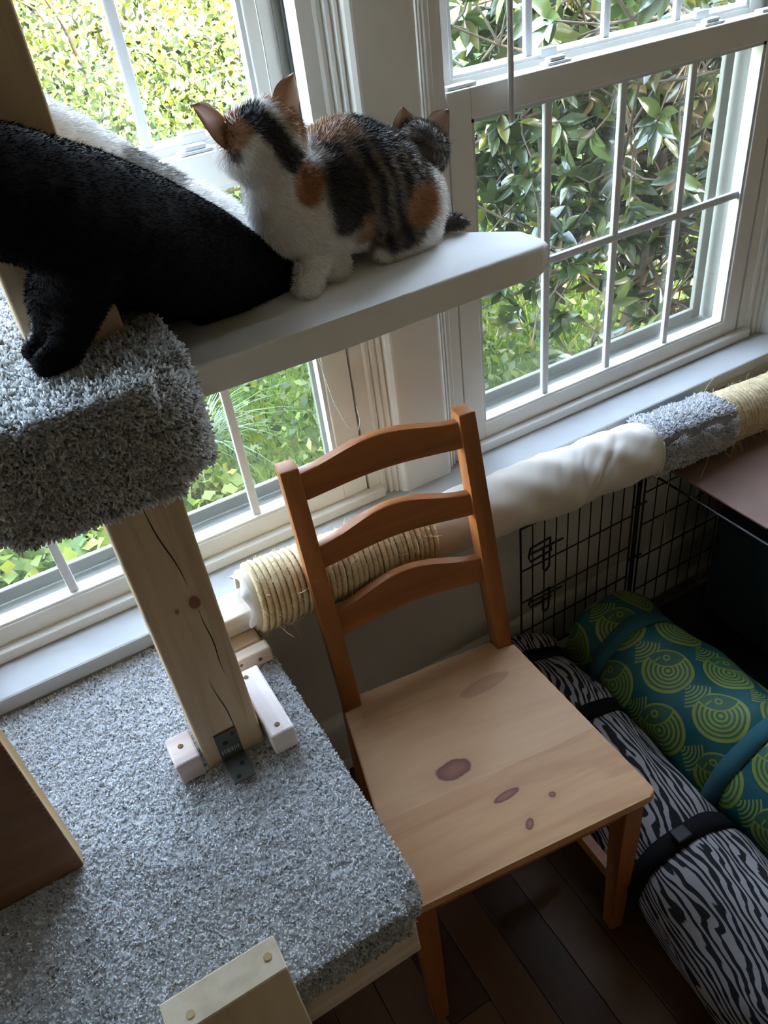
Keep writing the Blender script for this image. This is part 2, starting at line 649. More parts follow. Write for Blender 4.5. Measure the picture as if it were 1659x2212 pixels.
def fish_mat():
    """teal cloth printed with round ringed fish and fan tails in olive"""
    m, nt, b = new_mat('fish_print_fabric', 0.55, 0.35)
    uv = coords(nt, 'UV', (1, 1, 1))
    sp = nt.nodes.new('ShaderNodeSeparateXYZ')
    nt.links.new(uv, sp.inputs[0])
    U, V = E(nt, sp.outputs[0]), E(nt, sp.outputs[1])
    CW, CH = 0.140, 0.106           # cell: along the roll x around the roll
    rowi = (V / CH).floor()
    uu = U / CW + rowi * 0.5
    cx = (uu.fract() - 0.5) * CW
    cy = ((V / CH).fract() - 0.5) * CH
    # body: rings round a centre
    bxx, byy = cx + 0.021, cy
    r = (bxx * bxx + byy * byy).sqrt()
    rings = ((r / 0.0092).fract()).lt(0.50)
    body = r.lt(0.0530)
    outline = r.gt(0.0490) * body
    # head wedge, bounded by an arc: a circle cut from the upper side holds the eye
    hx, hy = bxx + 0.040, byy - 0.034
    hr = (hx * hx + hy * hy).sqrt()
    head = hr.lt(0.044) * body
    headline = hr.lt(0.044) * hr.gt(0.0405) * body
    ex, ey = bxx + 0.025, byy - 0.021
    er = (ex * ex + ey * ey).sqrt()
    eye = er.lt(0.0078) * er.gt(0.0040)
    mth = (bxx + 0.034).abs().lt(0.0016) * (byy - 0.004).abs().lt(0.008)
    inner = (rings * head.inv()).max(headline).max(eye * head).max(mth * head)
    fishm = (inner * body).max(outline)
    # tail fan: quarter rings behind the body, between neighbouring fish
    def fan(x, y):
        rr = (x * x + y * y).sqrt()
        ang = y.atan2(x)
        return ((rr / 0.0075).fract()).lt(0.5) * rr.lt(0.050) * ang.abs().lt(0.85)
    tl = fan(cx - 0.028, cy).max(fan(cx + 0.112, cy))
    tl = tl * body.inv()
    solid = fishm.max(tl)
    n = noise(nt, coords(nt, 'UV', (9, 9, 1)), 1.0, 4)
    teal = ramp(nt, n, [(0.3, (.008, .075, .088)), (0.7, (.015, .125, .135))])
    lime = ramp(nt, n, [(0.3, (.20, .26, .035)), (0.7, (.33, .39, .07))])
    # soft olive wash behind the print
    wash = body * 0.55
    c = mixc(nt, wash, teal, (.075, .16, .05))
    c = mixc(nt, solid * 0.92, c, lime)
    nt.links.new(c, b.inputs['Base Color'])
    bump(nt, b, noise(nt, uv, 18, 4), 0.3, 0.01)
    return m


MAT['zebra'] = zebra_mat()
MAT['fish'] = fish_mat()
MAT['teal_strap'] = cloth_mat('teal_strap', (.035, .135, .17), 500)


def magnolia_leaf_mat():
    m, nt, b = new_mat('magnolia_leaf', 0.2, 0.75)
    oi = nt.nodes.new('ShaderNodeObjectInfo')
    top = ramp(nt, oi.outputs['Random'], [(0.0, (.020, .033, .012)), (0.5, (.036, .055, .018)), (0.88, (.060, .084, .025)), (0.95, (.12, .13, .017)), (1.0, (.12, .066, .022))])
    gm = nt.nodes.new('ShaderNodeNewGeometry')
    c = mixc(nt, gm.outputs['Backfacing'], top, (.085, .07, .032))
    nt.links.new(c, b.inputs['Base Color'])
    t = nt.nodes.new('ShaderNodeBsdfTranslucent')
    tc = mixc(nt, 0.5, top, (.13, .18, .017))
    nt.links.new(tc, t.inputs[0])
    mx = nt.nodes.new('ShaderNodeMixShader')
    mx.inputs[0].default_value = 0.22
    nt.links.new(b.outputs[0], mx.inputs[1])
    nt.links.new(t.outputs[0], mx.inputs[2])
    nt.links.new(mx.outputs[0], nt.nodes['Material Output'].inputs[0])
    return m


MAT['magnolia'] = magnolia_leaf_mat()


def ground_mat():
    m, nt, b = new_mat('lawn_ground', 0.9, 0.1)
    v = coords(nt)
    f = noise(nt, v, 1.3, 6, .65)
    g = noise(nt, v, 30, 4)
    c = ramp(nt, f, [(0.3, (.03, .058, .011)), (0.55, (.06, .105, .018)), (0.75, (.095, .13, .03))])
    c = mixc(nt, ramp(nt, g, [(0.4, (0, 0, 0)), (0.7, (.6, .6, .6))]), c, (.03, .035, .012))
    nt.links.new(c, b.inputs['Base Color'])
    bump(nt, b, g, 0.6, 0.03)
    return m


MAT['ground'] = ground_mat()

# ------------------------------------------------------------------ room shell
YW = -0.085            # room face of the wall below the sill
SILL = 0.630
GROUND = -0.75

wb = bmesh.new()
bx(wb, -2.6, 3.2, YW, 0.11, -0.2, 0.598)                # below the sill
bx(wb, -2.6, -1.10, -0.004, 0.11, 0.598, 2.5)            # left of the windows
bx(wb, -0.1895, -0.0645, 0.0, 0.11, 0.598, 1.99)         # between
bx(wb, 1.90, 3.2, -0.004, 0.11, 0.598, 2.5)              # right of the windows
bx(wb, -1.10, 1.90, -0.004, 0.11, 1.99, 2.5)            # above
bx(wb, 0.83, 0.955, 0.0, 0.11, 0.598, 1.99)              # between
tag(bm_obj('wall_back', wb, MAT['wall']), 'greige painted wall under and around the two windows', kind='structure')

wl_ = bmesh.new()
bx(wl_, -2.75, -2.6, -4.2, YW, -0.1, 2.5)
tag(bm_obj('wall_left', wl_, MAT['warm']), 'tan left wall', kind='structure')
w = bmesh.new()
bx(w, 3.2, 3.35, -4.2, YW, -0.1, 2.5)
tag(bm_obj('wall_right', w, MAT['warm']), 'tan right wall', kind='structure')
w = bmesh.new()
bx(w, -2.75, 3.35, -4.35, -4.2, -0.1, 2.5)
tag(bm_obj('wall_front', w, MAT['warm']), 'tan wall behind the viewer', kind='structure')
w = bmesh.new()
bx(w, -2.75, 3.35, -4.35, 0.11, 2.5, 2.6)
tag(bm_obj('ceiling', w, MAT['ceil']), 'white ceiling', kind='structure')
w = bmesh.new()                                         # unseen roof, added to shade the lawn near the windows
prism(w, [(-4.9, 2.62), (0.15, 2.62), (-2.1, 4.3)], -3.3, 3.9, axis='X')
tag(bm_obj('roof', w, MAT['wall']), 'unseen house roof added to shade the near lawn', kind='structure')

# floor boards
fl = empty('floor')
tag(fl, 'dark hardwood plank floor', kind='structure')
w = bmesh.new()
bx(w, -2.75, 3.35, -4.35, YW + .02, -0.12, -0.018)
bm_obj('subfloor', w, MAT['floor'], fl)
PW = 0.083
pm = {}
for i in range(-2, 22):
    x0 = -0.02 + i * PW
    y = -0.083 - random.uniform(0, .5)
    y1 = -0.083
    while y1 > -2.2:
        y0 = max(y1 - random.uniform(.55, 1.2), -2.4)
        L = round(y1 - y0, 2)
        if L not in pm:
            b_ = bmesh.new()
            bx(b_, 0.0007, PW - 0.0007, -L + .0007, -0.0007, -0.018, 0.0, bev=0.0012, seg=1)
            me = bpy.data.meshes.new('plank')
            b_.to_mesh(me)
            b_.free()
            me.materials.append(MAT['floor'])
            pm[L] = me
        o = bpy.data.objects.new('plank', pm[L])
        o.location = (x0, y1, 0)
        COL.objects.link(o)
        o.parent = fl
        y1 -= L

# baseboard with moulded cap and shoe
b_ = bmesh.new()
prof = [(YW, 0), (YW - .026, 0), (YW - .026, .012), (YW - .016, .026), (YW - .016, .135), (YW - .014, .142), (YW - .018, .148), (YW - .012, .160), (YW - .004, .168), (YW, .168)]
prism(b_, prof, -2.6, 3.2, axis='X')
tag(bm_obj('baseboard_back', b_, MAT['trim']), 'white baseboard with moulded cap below the sill', kind='structure')

# sill (stool) and apron
b_ = bmesh.new()
bx(b_, -1.3, 2.4, -0.109, 0.03, 0.600, SILL, bev=0.005)
tag(bm_obj('trim_1', b_, MAT['sill']), 'long white window sill under both windows', kind='structure')
b_ = bmesh.new()
prism(b_, [(YW, .600), (YW - .014, .600), (YW - .014, .56), (YW - .008, .53), (YW, .53)], -1.25, 2.35, axis='X')
tag(bm_obj('trim_2', b_, MAT['trim']), 'white apron moulding under the window sill', kind='structure')


def casing_profile(xa, xb, both=True):
    """reeded casing: rises from xa to a flat centre (and falls to xb)"""
    up = [(0.0, -.001), (0.0, -.010), (.004, -.013), (.010, -.013), (.011, -.009), (.013, -.009), (.014, -.019), (.019, -.021),
          (.021, -.017), (.023, -.017), (.025, -.025), (.029, -.027), (.030, -.023), (.032, -.023), (.036, -.034), (.042, -.039), (.046, -.040)]
    p = [(xa + a, y) for a, y in up]
    if both:
        p += [(xb - a, y) for a, y in up[::-1]]
    else:
        p += [(xb, -.040), (xb, -.001)]
    return p


def trim_prism(name, poly, z0, z1, label):
    b_ = bmesh.new()
    prism(b_, poly, z0, z1)
    tag(bm_obj(name, b_, MAT['trim']), label, kind='structure')


trim_prism('trim_3', casing_profile(0.800, 0.985), SILL, 2.02, 'reeded white casing on the mullion between the windows')
trim_prism('trim_4', casing_profile(1.822, 1.935, False), SILL, 2.02, 'reeded white casing right of the right window')
trim_prism('trim_5', casing_profile(-0.2195, -0.0345), SILL, 2.02, 'reeded white casing on the mullion left of the left window')
trim_prism('trim_7', [(-1.07 - (x - 1.822), y) for x, y in casing_profile(1.822, 1.935, False)], SILL, 2.02, 'reeded white casing at the far left of the windows')
w = bmesh.new()
bx(w, -1.19, 1.94, -0.035, 0.0, 1.965, 2.06, bev=.004)
tag(bm_obj('trim_6', w, MAT['trim']), 'white head casing over both windows', kind='structure')


def window(idx, mx, gx0, gx1, so0, so1, label, latch_x):
    """mx muntin centres, glass gx0..gx1, sash outer so0..so1"""
    W = empty('window_%d' % idx, ((gx0 + gx1) / 2, 0, SILL))
    tag(W, label, kind='structure')
    off = Vector(W.location)

    def part(name, fn, mat, parent=W, **k):
        b = bmesh.new()
        fn(b)
        o = bm_obj(name, b, mat, parent)
        if parent is W:
            for v in o.data.vertices:
                v.co -= off
        return o

    def p2(name, fn, mat, par):
        b = bmesh.new()
        fn(b)
        o = bm_obj(name, b, mat, par)
        for v in o.data.vertices:
            v.co -= off
        return o
    # frame: stops, jamb liners, head and exterior sill
    jl, jr = so0 - .004, so1 + .004
    part('jamb', lambda b: bx(b, jl - .026, jl, -.008, .034, SILL, 1.97), MAT['trim'])
    part('jamb', lambda b: bx(b, jr, jr + .026, -.008, .034, SILL, 1.97), MAT['trim'])
    part('jamb_liner', lambda b: (bx(b, jl - .026, jl, .034, .12, SILL, 1.97), bx(b, jl, jl + .012, .038, .046, SILL, 1.97)), MAT['outer'])
    part('jamb_liner', lambda b: (bx(b, jr, jr + .026, .034, .12, SILL, 1.97), bx(b, jr - .012, jr, .038, .046, SILL, 1.97)), MAT['outer'])
    part('gasket', lambda b: bx(b, jl, jl + .003, .029, .034, SILL + .02, 1.96), MAT['dark_gasket'])
    part('gasket', lambda b: bx(b, jr - .003, jr, .029, .034, SILL + .02, 1.96), MAT['dark_gasket'])
    part('bottom_stop', lambda b: bx(b, jl - .026, jr + .026, -.026, -.006, SILL, SILL + .021, bev=.003), MAT['trim'])
    part('head', lambda b: bx(b, jl, jr, -.008, .12, 1.945, 1.97), MAT['trim'])
    part('outer_sill', lambda b: bx(b, jl, jr, .03, .14, .60, .652, bev=.003), MAT['outer'])

    def sash(name, y0, y1, z0, zg0, zg1, z1, hz):
        S = empty(name, parent=W)
        yg = (y0 + y1) / 2 + .004
        for a, c in ((so0, gx0), (gx1, so1)):
            p2('stile', lambda b, a=a, c=c: bx(b, a, c, y0, y1, z0, z1, bev=.002), MAT['trim'], S)
        p2('rail', lambda b: (bx(b, gx0, gx1, y0, y1, z0, zg0, bev=.002), bx(b, gx0, gx1, y0 + .003, y1 - .004, zg0 - .002, zg0 + .005, bev=.002)), MAT['trim'], S)
        p2('rail', lambda b: bx(b, gx0, gx1, y0, y1, zg1, z1, bev=.002), MAT['trim'], S)
        # glazing bead round the glass
        p2('bead', lambda b: (bx(b, gx0, gx0 + .007, y0 + .004, yg, zg0, zg1), bx(b, gx1 - .007, gx1, y0 + .004, yg, zg0, zg1), bx(b, gx0, gx1, y0 + .004, yg, zg1 - .006, zg1)), MAT['vinyl'], S)
        for x in mx:
            p2('muntin', lambda b, x=x: bx(b, x - .008, x + .008, yg - .012, yg - .002, zg0, zg1, bev=.003), MAT['vinyl'], S)
        p2('muntin', lambda b: bx(b, gx0, gx1, yg - .0125, yg - .002, hz - .008, hz + .008, bev=.003), MAT['vinyl'], S)
        p2('glass_pane', lambda b: bx(b, gx0 - .003, gx1 + .003, yg + .000, yg + .003, zg0 - .003, zg1 + .003), MAT['glass'], S)
        return S
    lo = sash('lower_sash', -.006, .030, SILL + .012, .685, 1.265, 1.312, .978)
    up = sash('upper_sash', .048, .084, 1.268, 1.318, 1.905, 1.944, 1.615)
    # sash locks on the meeting rail
    for lx in latch_x:
        L = p2('sash_lock', lambda b, lx=lx: (bx(b, lx - .026, lx + .026, .004, .026, 1.312, 1.3165, bev=.002), bx(b, lx - .018, lx + .016, .008, .024, 1.316, 1.323, bev=.003)), MAT['vinyl'], lo)
        p2('keeper', lambda b, lx=lx: bx(b, lx - .006, lx + .030, .046, .062, 1.318, 1.332, bev=.003), MAT['vinyl'], up)
    p2('tilt_latch', lambda b: bx(b, so1 - .065, so1 - .008, .002, .022, 1.312, 1.3175, bev=.002), MAT['vinyl'], lo)
    p2('tilt_latch', lambda b: bx(b, so0 + .008, so0 + .065, .002, .022, 1.312, 1.3175, bev=.002), MAT['vinyl'], lo)
    # insect screen outside the lower sash
    sx0, sx1 = jl + .012, jr - .012
    SC = p2('screen_frame', lambda b: (bx(b, sx0, sx0 + .026, .098, .110, .655, 1.32, bev=.002), bx(b, sx1 - .026, sx1, .098, .110, .655, 1.32, bev=.002),
                                      bx(b, sx0 + .026, sx1 - .026, .098, .110, .655, .681, bev=.002), bx(b, sx0 + .026, sx1 - .026, .098, .110, 1.295, 1.32, bev=.002)), MAT['outer'], W)
    b = bmesh.new()
    bx(b, sx0 + .02, sx1 - .02, .104, .1045, .67, 1.30)
    o = bm_obj('screen_mesh', b, MAT['screen'], SC)
    for v in o.data.vertices:
        v.co -= off
    return W


window(1, (.203, .375, .547), .031, .722, -.019, .772, 'left double-hung window with white grilles, behind the cats', (.115, .60))
window(2, (1.2225, 1.394, 1.566), 1.056, 1.744, 1.010, 1.790, 'right double-hung window with white grilles facing the magnolia', (1.245, 1.605))

window(3, (-.8165, -.6445, -.4725), -.9885, -.2975, -1.0385, -.2475, 'third double-hung window left of the cat tree', (-.9, -.42))

# blinds: headrails above the frame, wand and cord hang into view
bl = empty('window_blind', (1.40, -.03, 1.93))
tag(bl, 'raised white blind over the right window with a hanging tilt wand', 'blind')
box('headrail', MAT['vinyl'], bl, -.36, .36, -.022, .022, -.03, .03, bev=.003)
box('slat_stack', MAT['vinyl'], bl, -.355, .355, -.02, .02, -.09, -.03, bev=.004)
tube('tilt_wand', [(1.1125 - 1.40, -.006, -.03), (1.1125 - 1.40, -.006, -.3), (1.1130 - 1.40, -.006, -.672), (1.1130 - 1.40, -.006, -.677)], [.0046, .0046, .0050, .003], paint('grey_plastic_wand', (.42, .40, .37), .35, .03), bl, 8)
bl2 = empty('window_blind', (.375, -.03, 1.93))
tag(bl2, 'raised white blind over the left window with a looped thin cord', 'blind')
box('headrail', MAT['vinyl'], bl2, -.36, .36, -.022, .022, -.03, .03, bev=.003)
box('slat_stack', MAT['vinyl'], bl2, -.355, .355, -.02, .02, -.09, -.03, bev=.004)
cp = [(.33, -.005, -.05), (.335, -.006, -.5), (.33, -.006, -.95), (.345, -.008, -1.05), (.362, -.012, -1.105), (.378, -.014, -1.12), (.386, -.014, -1.10), (.384, -.012, -1.07)]
tube('pull_cord', cp, .0009, MAT['vinyl'], bl2, 5)

# ------------------------------------------------------------------ lower cat tree
TREE = empty('cat_tree', (0.325, -0.355, 0.0))
tag(TREE, 'home-built wooden cat tree with grey carpeted platforms and white padded shelf', 'cat tree')
TO = Vector(TREE.location)


def tpart(o):
    """meshes are written in room coordinates; move them into the tree's space"""
    o.data.transform(Matrix.Translation(-TO))
    o.parent = TREE
    return o


CARP = np.array([[.62, .622, .63], [.82, .825, .835], [.95, .952, .96], [.30, .295, .285], [.62, .57, .50]])
CPROB = [.22, .34, .34, .06, .04]


def carpet_cols(n, rng):
    c = CARP[rng.choice(len(CARP), n, p=CPROB)]
    return c * rng.uniform(.8, 1.2, (n, 1))


# rounded slab helper: superellipse-ish box with bevel, returns object
def slab(name, x0, x1, y0, y1, z0, z1, r, rc, mat, cols):
    b = bmesh.new()
    n = 8
    poly = []
    for (cx_, cy_, a0) in ((x1 - rc, y1 - rc, 0), (x0 + rc, y1 - rc, 90), (x0 + rc, y0 + rc, 180), (x1 - rc, y0 + rc, 270)):
        for k in range(n + 1):
            a = math.radians(a0 + 90 * k / n)
            poly.append((cx_ + rc * math.cos(a), cy_ + rc * math.sin(a)))
    prism(b, poly, z0, z1)
    cap = [e for e in b.edges if abs(e.verts[0].co.z - e.verts[1].co.z) < 1e-6]
    bmesh.ops.bevel(b, geom=cap, offset=r, segments=5, affect='EDGES', profile=.5)
    o = bm_obj(name, b, mat, None, smooth=True)
    at = o.data.color_attributes.new('Col', 'FLOAT_COLOR', 'POINT')
    at.data.foreach_set('color', np.tile(np.array([*cols, 1.0], dtype=np.float32), len(o.data.vertices)))
    return o


def scatter(o, n, rng, keep=None):
    """random points and normals on a mesh object's surface, own coordinates"""
    me = o.data
    me.calc_loop_triangles()
    nt_ = len(me.loop_triangles)
    tri = np.empty(nt_ * 3, dtype=np.int32)
    me.loop_triangles.foreach_get('vertices', tri)
    tri = tri.reshape(-1, 3)
    co = np.empty(len(me.vertices) * 3, dtype=np.float32)
    me.vertices.foreach_get('co', co)
    co = co.reshape(-1, 3).astype(float)
    no = np.empty(len(me.vertices) * 3, dtype=np.float32)
    me.vertices.foreach_get('normal', no)
    no = no.reshape(-1, 3).astype(float)
    a, b, c = co[tri[:, 0]], co[tri[:, 1]], co[tri[:, 2]]
    fn = np.cross(b - a, c - a)
    ar = np.linalg.norm(fn, axis=1)
    fn /= ar[:, None] + 1e-12
    if keep is not None:
        ar = ar * keep((a + b + c) / 3, fn)
    pick = rng.choice(nt_, n, p=ar / ar.sum())
    u, v = rng.random(n), rng.random(n)
    fl_ = u + v > 1
    u[fl_], v[fl_] = 1 - u[fl_], 1 - v[fl_]
    P = a[pick] + u[:, None] * (b - a)[pick] + v[:, None] * (c - a)[pick]
    w3 = np.stack([1 - u - v, u, v], 1)
    N = (no[tri[pick]] * w3[:, :, None]).sum(1)
    N /= np.linalg.norm(N, axis=1)[:, None] + 1e-9
    return P, N, tri[pick], w3


PZ = 0.600
low = slab('lower_platform', -0.62, 0.447, -0.728, -0.113, 0.535, PZ - .002, .026, .03, MAT['carpet'], (.74, .74, .75))
P, N, _, _ = scatter(low, 150000, RNG, lambda c, n: ((n[:, 2] > -.2) & (c[:, 0] > -.30)).astype(float))
cc = carpet_cols(len(P), RNG)
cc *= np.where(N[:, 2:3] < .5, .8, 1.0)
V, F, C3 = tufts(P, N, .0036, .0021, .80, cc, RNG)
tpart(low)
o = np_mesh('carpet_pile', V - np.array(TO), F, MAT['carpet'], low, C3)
tag(o, kind='stuff')
# wooden frame below
tpart(box('platform_frame', MAT['pine_x'], None, -0.60, 0.437, -0.708, -0.670, .425, .536, bev=.004))
tpart(box('platform_frame', MAT['pine_y'], None, 0.400, 0.437, -0.669, -0.125, .425, .536, bev=.004))
tpart(box('platform_frame', MAT['pine_x'], None, -0.60, 0.399, -0.160, -0.125, .425, .536, bev=.004))
tpart(box('leg', MAT['pine'], None, -0.59, -0.50, -0.66, -0.57, 0, .425, bev=.003))
tpart(box('leg', MAT['pine'], None, -0.59, -0.50, -0.26, -0.17, 0, .425, bev=.003))
tpart(box('leg', MAT['pine'], None, 0.30, 0.389, -0.26, -0.17, 0, .425, bev=.003))
# plank leg standing proud of the front edge
LEGK = ()
lg = tpart(box('front_leg', wood('knotty_front_leg', (.55, .44, .30), (.68, .58, .44), 'Z', .55, .3), None, 0.141, 0.267, -0.768, -0.729, 0, .722, bev=.0015, seg=1))
tag(lg, 'pale pine board with two screws in its end grain')


def disc(name, loc, r, mat, parent, n=12, h=.0012, normal='Z'):
    b = bmesh.new()
    bmesh.ops.create_cone(b, cap_ends=True, segments=n, radius1=r, radius2=r * .85, depth=h)
    if normal == 'Y':
        bmesh.ops.rotate(b, verts=b.verts, cent=(0, 0, 0), matrix=Matrix.Rotation(math.radians(90), 3, 'X'))
    bmesh.ops.translate(b, verts=b.verts, vec=Vector(loc))
    o = bm_obj(name, b, mat, parent)
    o.data.transform(Matrix.Translation(-TO))
    return o


disc('screw', (.166, -.755, .7225), .0048, MAT['screw'], lg)
disc('screw', (.2535, -.747, .7225), .0048, MAT['screw'], lg)

# the tall post: real check cracks modelled as grooves would be sub-mm; drawn as grain marks in the wood
post_m, pnt, pb = new_mat('pine_post', 0.6, 0.25)
v1 = coords(pnt, 'Object', (26, 26, 1.6))
g1 = noise(pnt, v1, 1.0, 6, .6, .9)
v2 = coords(pnt, 'Object', (70, 70, 3.0))
g2 = noise(pnt, v2, 1.0, 4, .6, .5)
c = ramp(pnt, g1, [(0.25, (.38, .265, .165)), (0.5, (.49, .365, .24)), (0.75, (.57, .445, .305))])
c = mixc(pnt, ramp(pnt, g2, [(0.58, (0,) * 3), (0.7, (.4,) * 3)]), c, (.31, .20, .10))
tcp = pnt.nodes.new('ShaderNodeTexCoord')
spp = pnt.nodes.new('ShaderNodeSeparateXYZ')
pnt.links.new(tcp.outputs['Object'], spp.inputs[0])
PX, PY, PZz = (E(pnt, s) for s in spp.outputs)
wob = E(pnt, noise(pnt, coords(pnt, 'Object', (40, 40, 40)), 1.0, 3)) - .5
for (kx, kz, rx, rz, kc) in ((.018, .905, .0075, .011, (.20, .085, .045)), (-.006, .902, .0025, .004, (.26, .13, .07))):
    q = (((PX - kx) / rx) * ((PX - kx) / rx) + ((PZz - kz) / rz) * ((PZz - kz) / rz)).sqrt() + wob * .5
    c = mixc(pnt, (((q * -1.0) + 2.2) / 1.4).min(1.0).max(0.0) * .45, c, (.36, .22, .12))
    c = mixc(pnt, (((q * -1.0) + 1.1) / .25).min(1.0).max(0.0), c, kc)
pnt.links.new(c, pb.inputs['Base Color'])
bump(pnt, pb, g1, .12, .001)
post = tpart(box('post', post_m, None, .281, .370, -.400, -.311, PZ - .06, 2.45, bev=.0035, seg=3))


def crack(pts, w, parent):
    """a check in the post: dark wedge of real depth let into the face"""
    pts = np.array(pts)
    n = len(pts)
    wid = w * np.sin(np.linspace(.08, np.pi - .08, n))
    A = np.stack([pts[:, 0] - wid, np.full(n, -.4004), pts[:, 1]], 1)
    B = np.stack([pts[:, 0] + wid, np.full(n, -.4004), pts[:, 1]], 1)
    D = np.stack([pts[:, 0], np.full(n, -.386), pts[:, 1]], 1)
    V = np.concatenate([A, B, D]) - np.array(TO)
    F = []
    for i in range(n - 1):
        F += [(i, i + 1, n + i + 1, n + i), (i, 2 * n + i, 2 * n + i + 1, i + 1), (n + i, n + i + 1, 2 * n + i + 1, 2 * n + i)]
    o = np_mesh('crack', V, np.array(F), MAT['crack'], parent)
    return o


MAT['crack'] = paint('dark_wood_check', (.035, .02, .012), .9, .1)
zz = np.linspace(1.075, .93, 14)
crack(np.stack([.322 + (1.075 - zz) * .145 + .0012 * np.sin(zz * 60), zz], 1), .0009, post)
zz = np.linspace(.892, .765, 12)
crack(np.stack([.345 + (.892 - zz) * .03 + .0012 * np.sin(zz * 70), zz], 1), .0008, post)
zz = np.linspace(.775, .640, 12)
crack(np.stack([.325 + (.775 - zz) * .10 + .0010 * np.sin(zz * 65), zz], 1), .0008, post)

# cleats either side of the post
cr = tpart(box('cleat', wood('cleat_right_wood', (.60, .50, .45), (.74, .65, .60), 'Y', .6, .25), None, .374, .411, -.436, -.292, PZ, PZ + .042, bev=.0035))
disc('screw_hole', (.386, -.308, PZ + .0425), .0042, MAT['hole'], cr)
disc('screw_hole', (.391, -.418, PZ + .0425), .0042, MAT['hole'], cr)
cl_ = tpart(box('cleat', wood('cleat_left_wood', (.60, .47, .42), (.74, .62, .56), 'X', .6, .25), None, .240, .277, -.404, -.348, PZ, PZ + .042, bev=.003))
disc('screw_hole', (.258, -.372, PZ + .0425), .0042, MAT['hole'], cl_)

# dark metal angle bracket with a row of pale stamped marks
bk = bmesh.new()
bx(bk, .303, .336, -.4035, -.4005, PZ + .004, PZ + .062, bev=.0008, seg=1)
bx(bk, .303, .336, -.452, -.4035, PZ + .006, PZ + .009, bev=.0008, seg=1)
bk_o = tpart(bm_obj('angle_bracket', bk, MAT['metal_dark'], None))
MAT['stamp'] = paint('pale_stamped_print', (.42, .44, .42), .6, .08)
for k, (xo, wd) in enumerate(((.0030, .0016), (.0068, .0011), (.0092, .0008), (.0118, .0020), (.0155, .0009), (.0180, .0018), (.0218, .0012), (.0248, .0008), (.0275, .0014))):
    b = bmesh.new()
    bx(b, .303 + xo, .303 + xo + wd, -.4042, -.4034, PZ + .019, PZ + .028)
    o = bm_obj('stamped_mark', b, MAT['stamp'], bk_o)
    o.data.transform(Matrix.Translation(-TO))
for loc, nn in (((.330, -.4038, PZ + .053), 'Y'), ((.315, -.4038, PZ + .040), 'Y'), ((.326, -.424, PZ + .0095), 'Z'), ((.313, -.442, PZ + .0095), 'Z')):
    disc('screw', loc, .0038, paint('black_screw', (.02, .02, .018), .4), bk_o, normal=nn)

# panel at the left edge: shade painted on its front, light on its edge
pn = bmesh.new()
bx(pn, -.20, .086, -.445, -.411, PZ, 1.30)
pan = tpart(bm_obj('panel', pn, MAT['plywood'], None))
tag(pan, 'brown upright board, front painted shaded, splintered edge painted lit')
eg = bmesh.new()
bx(eg, .0862, .0872, -.4435, -.411, PZ + .001, 1.30)
o = bm_obj('board_edge', eg, MAT['ply_edge'], pan)
o.data.transform(Matrix.Translation(-TO))
sl = []
for k in range(34):
    z = PZ + .105 + k * .0085
    h = random.uniform(.002, .005)
    sl.append((np.array([[.0866, -.4452, z], [.0866, -.4452, z + h], [.0845 - random.uniform(0, .003), -.4462, z + h * .4], [.0868, -.4440, z + h * .5]]), np.array([[0, 1, 2], [1, 3, 2], [0, 2, 3]])))
V, F = join_arrays(sl)
np_mesh('splinters', V - np.array(TO), F, MAT['ply_edge'], pan)

# ------------------------------------------------------------------ upper platform
UZ = 1.262
upp = slab('upper_platform', .160, .402, -.520, -.12, 1.150, UZ - .006, .040, .045, MAT['carpet'], (.62, .61, .60))
bmv = upp.data.vertices
for v in bmv:                                           # soft, uneven underside
    if v.co.z < 1.19:
        v.co.z += .010 * math.sin(v.co.x * 26 + 1.0) + .006 * math.sin(v.co.y * 30)
P, N, _, _ = scatter(upp, 95000, RNG, lambda c, n: ((c[:, 1] < -.25) | (n[:, 2] > .3)).astype(float))
cc = carpet_cols(len(P), RNG) * np.array([.97, .97, .96])
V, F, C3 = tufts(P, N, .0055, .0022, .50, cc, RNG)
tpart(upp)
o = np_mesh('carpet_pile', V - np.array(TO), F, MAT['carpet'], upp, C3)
tag(o, kind='stuff')

# padded shelf, wider towards the post
sp_poly = [(.395, -.400), (.60, -.402), (.885, -.398), (.902, -.390), (.907, -.375), (.905, -.332), (.893, -.318), (.862, -.294), (.81, -.255), (.795, -.20), (.79, -.06), (.45, -.055), (.40, -.11)]
b = bmesh.new()
prism(b, sp_poly, 1.163, 1.202)
cap = [e for e in b.edges if abs(e.verts[0].co.z - e.verts[1].co.z) < 1e-6]
bmesh.ops.bevel(b, geom=cap, offset=.007, segments=4, affect='EDGES', profile=.5)
shelf = bm_obj('padded_shelf', b, MAT['beam_cloth'], None)
smooth_by_angle(shelf, 40)
tpart(shelf)
tag(shelf, 'long shelf padded in grey-white cloth')
for (x, y, h) in ((.675, -.39, .008), (.668, -.392, .005)):
    b = bmesh.new()
    bmesh.ops.create_uvsphere(b, u_segments=8, v_segments=6, radius=.006)
    bmesh.ops.scale(b, verts=b.verts, vec=(1.3, .5, .8))
    bmesh.ops.translate(b, verts=b.verts, vec=(x, y, 1.163))
    o = bm_obj('loose_batting', b, MAT['beam_cloth'], shelf, smooth=True)
    o.data.transform(Matrix.Translation(-TO))

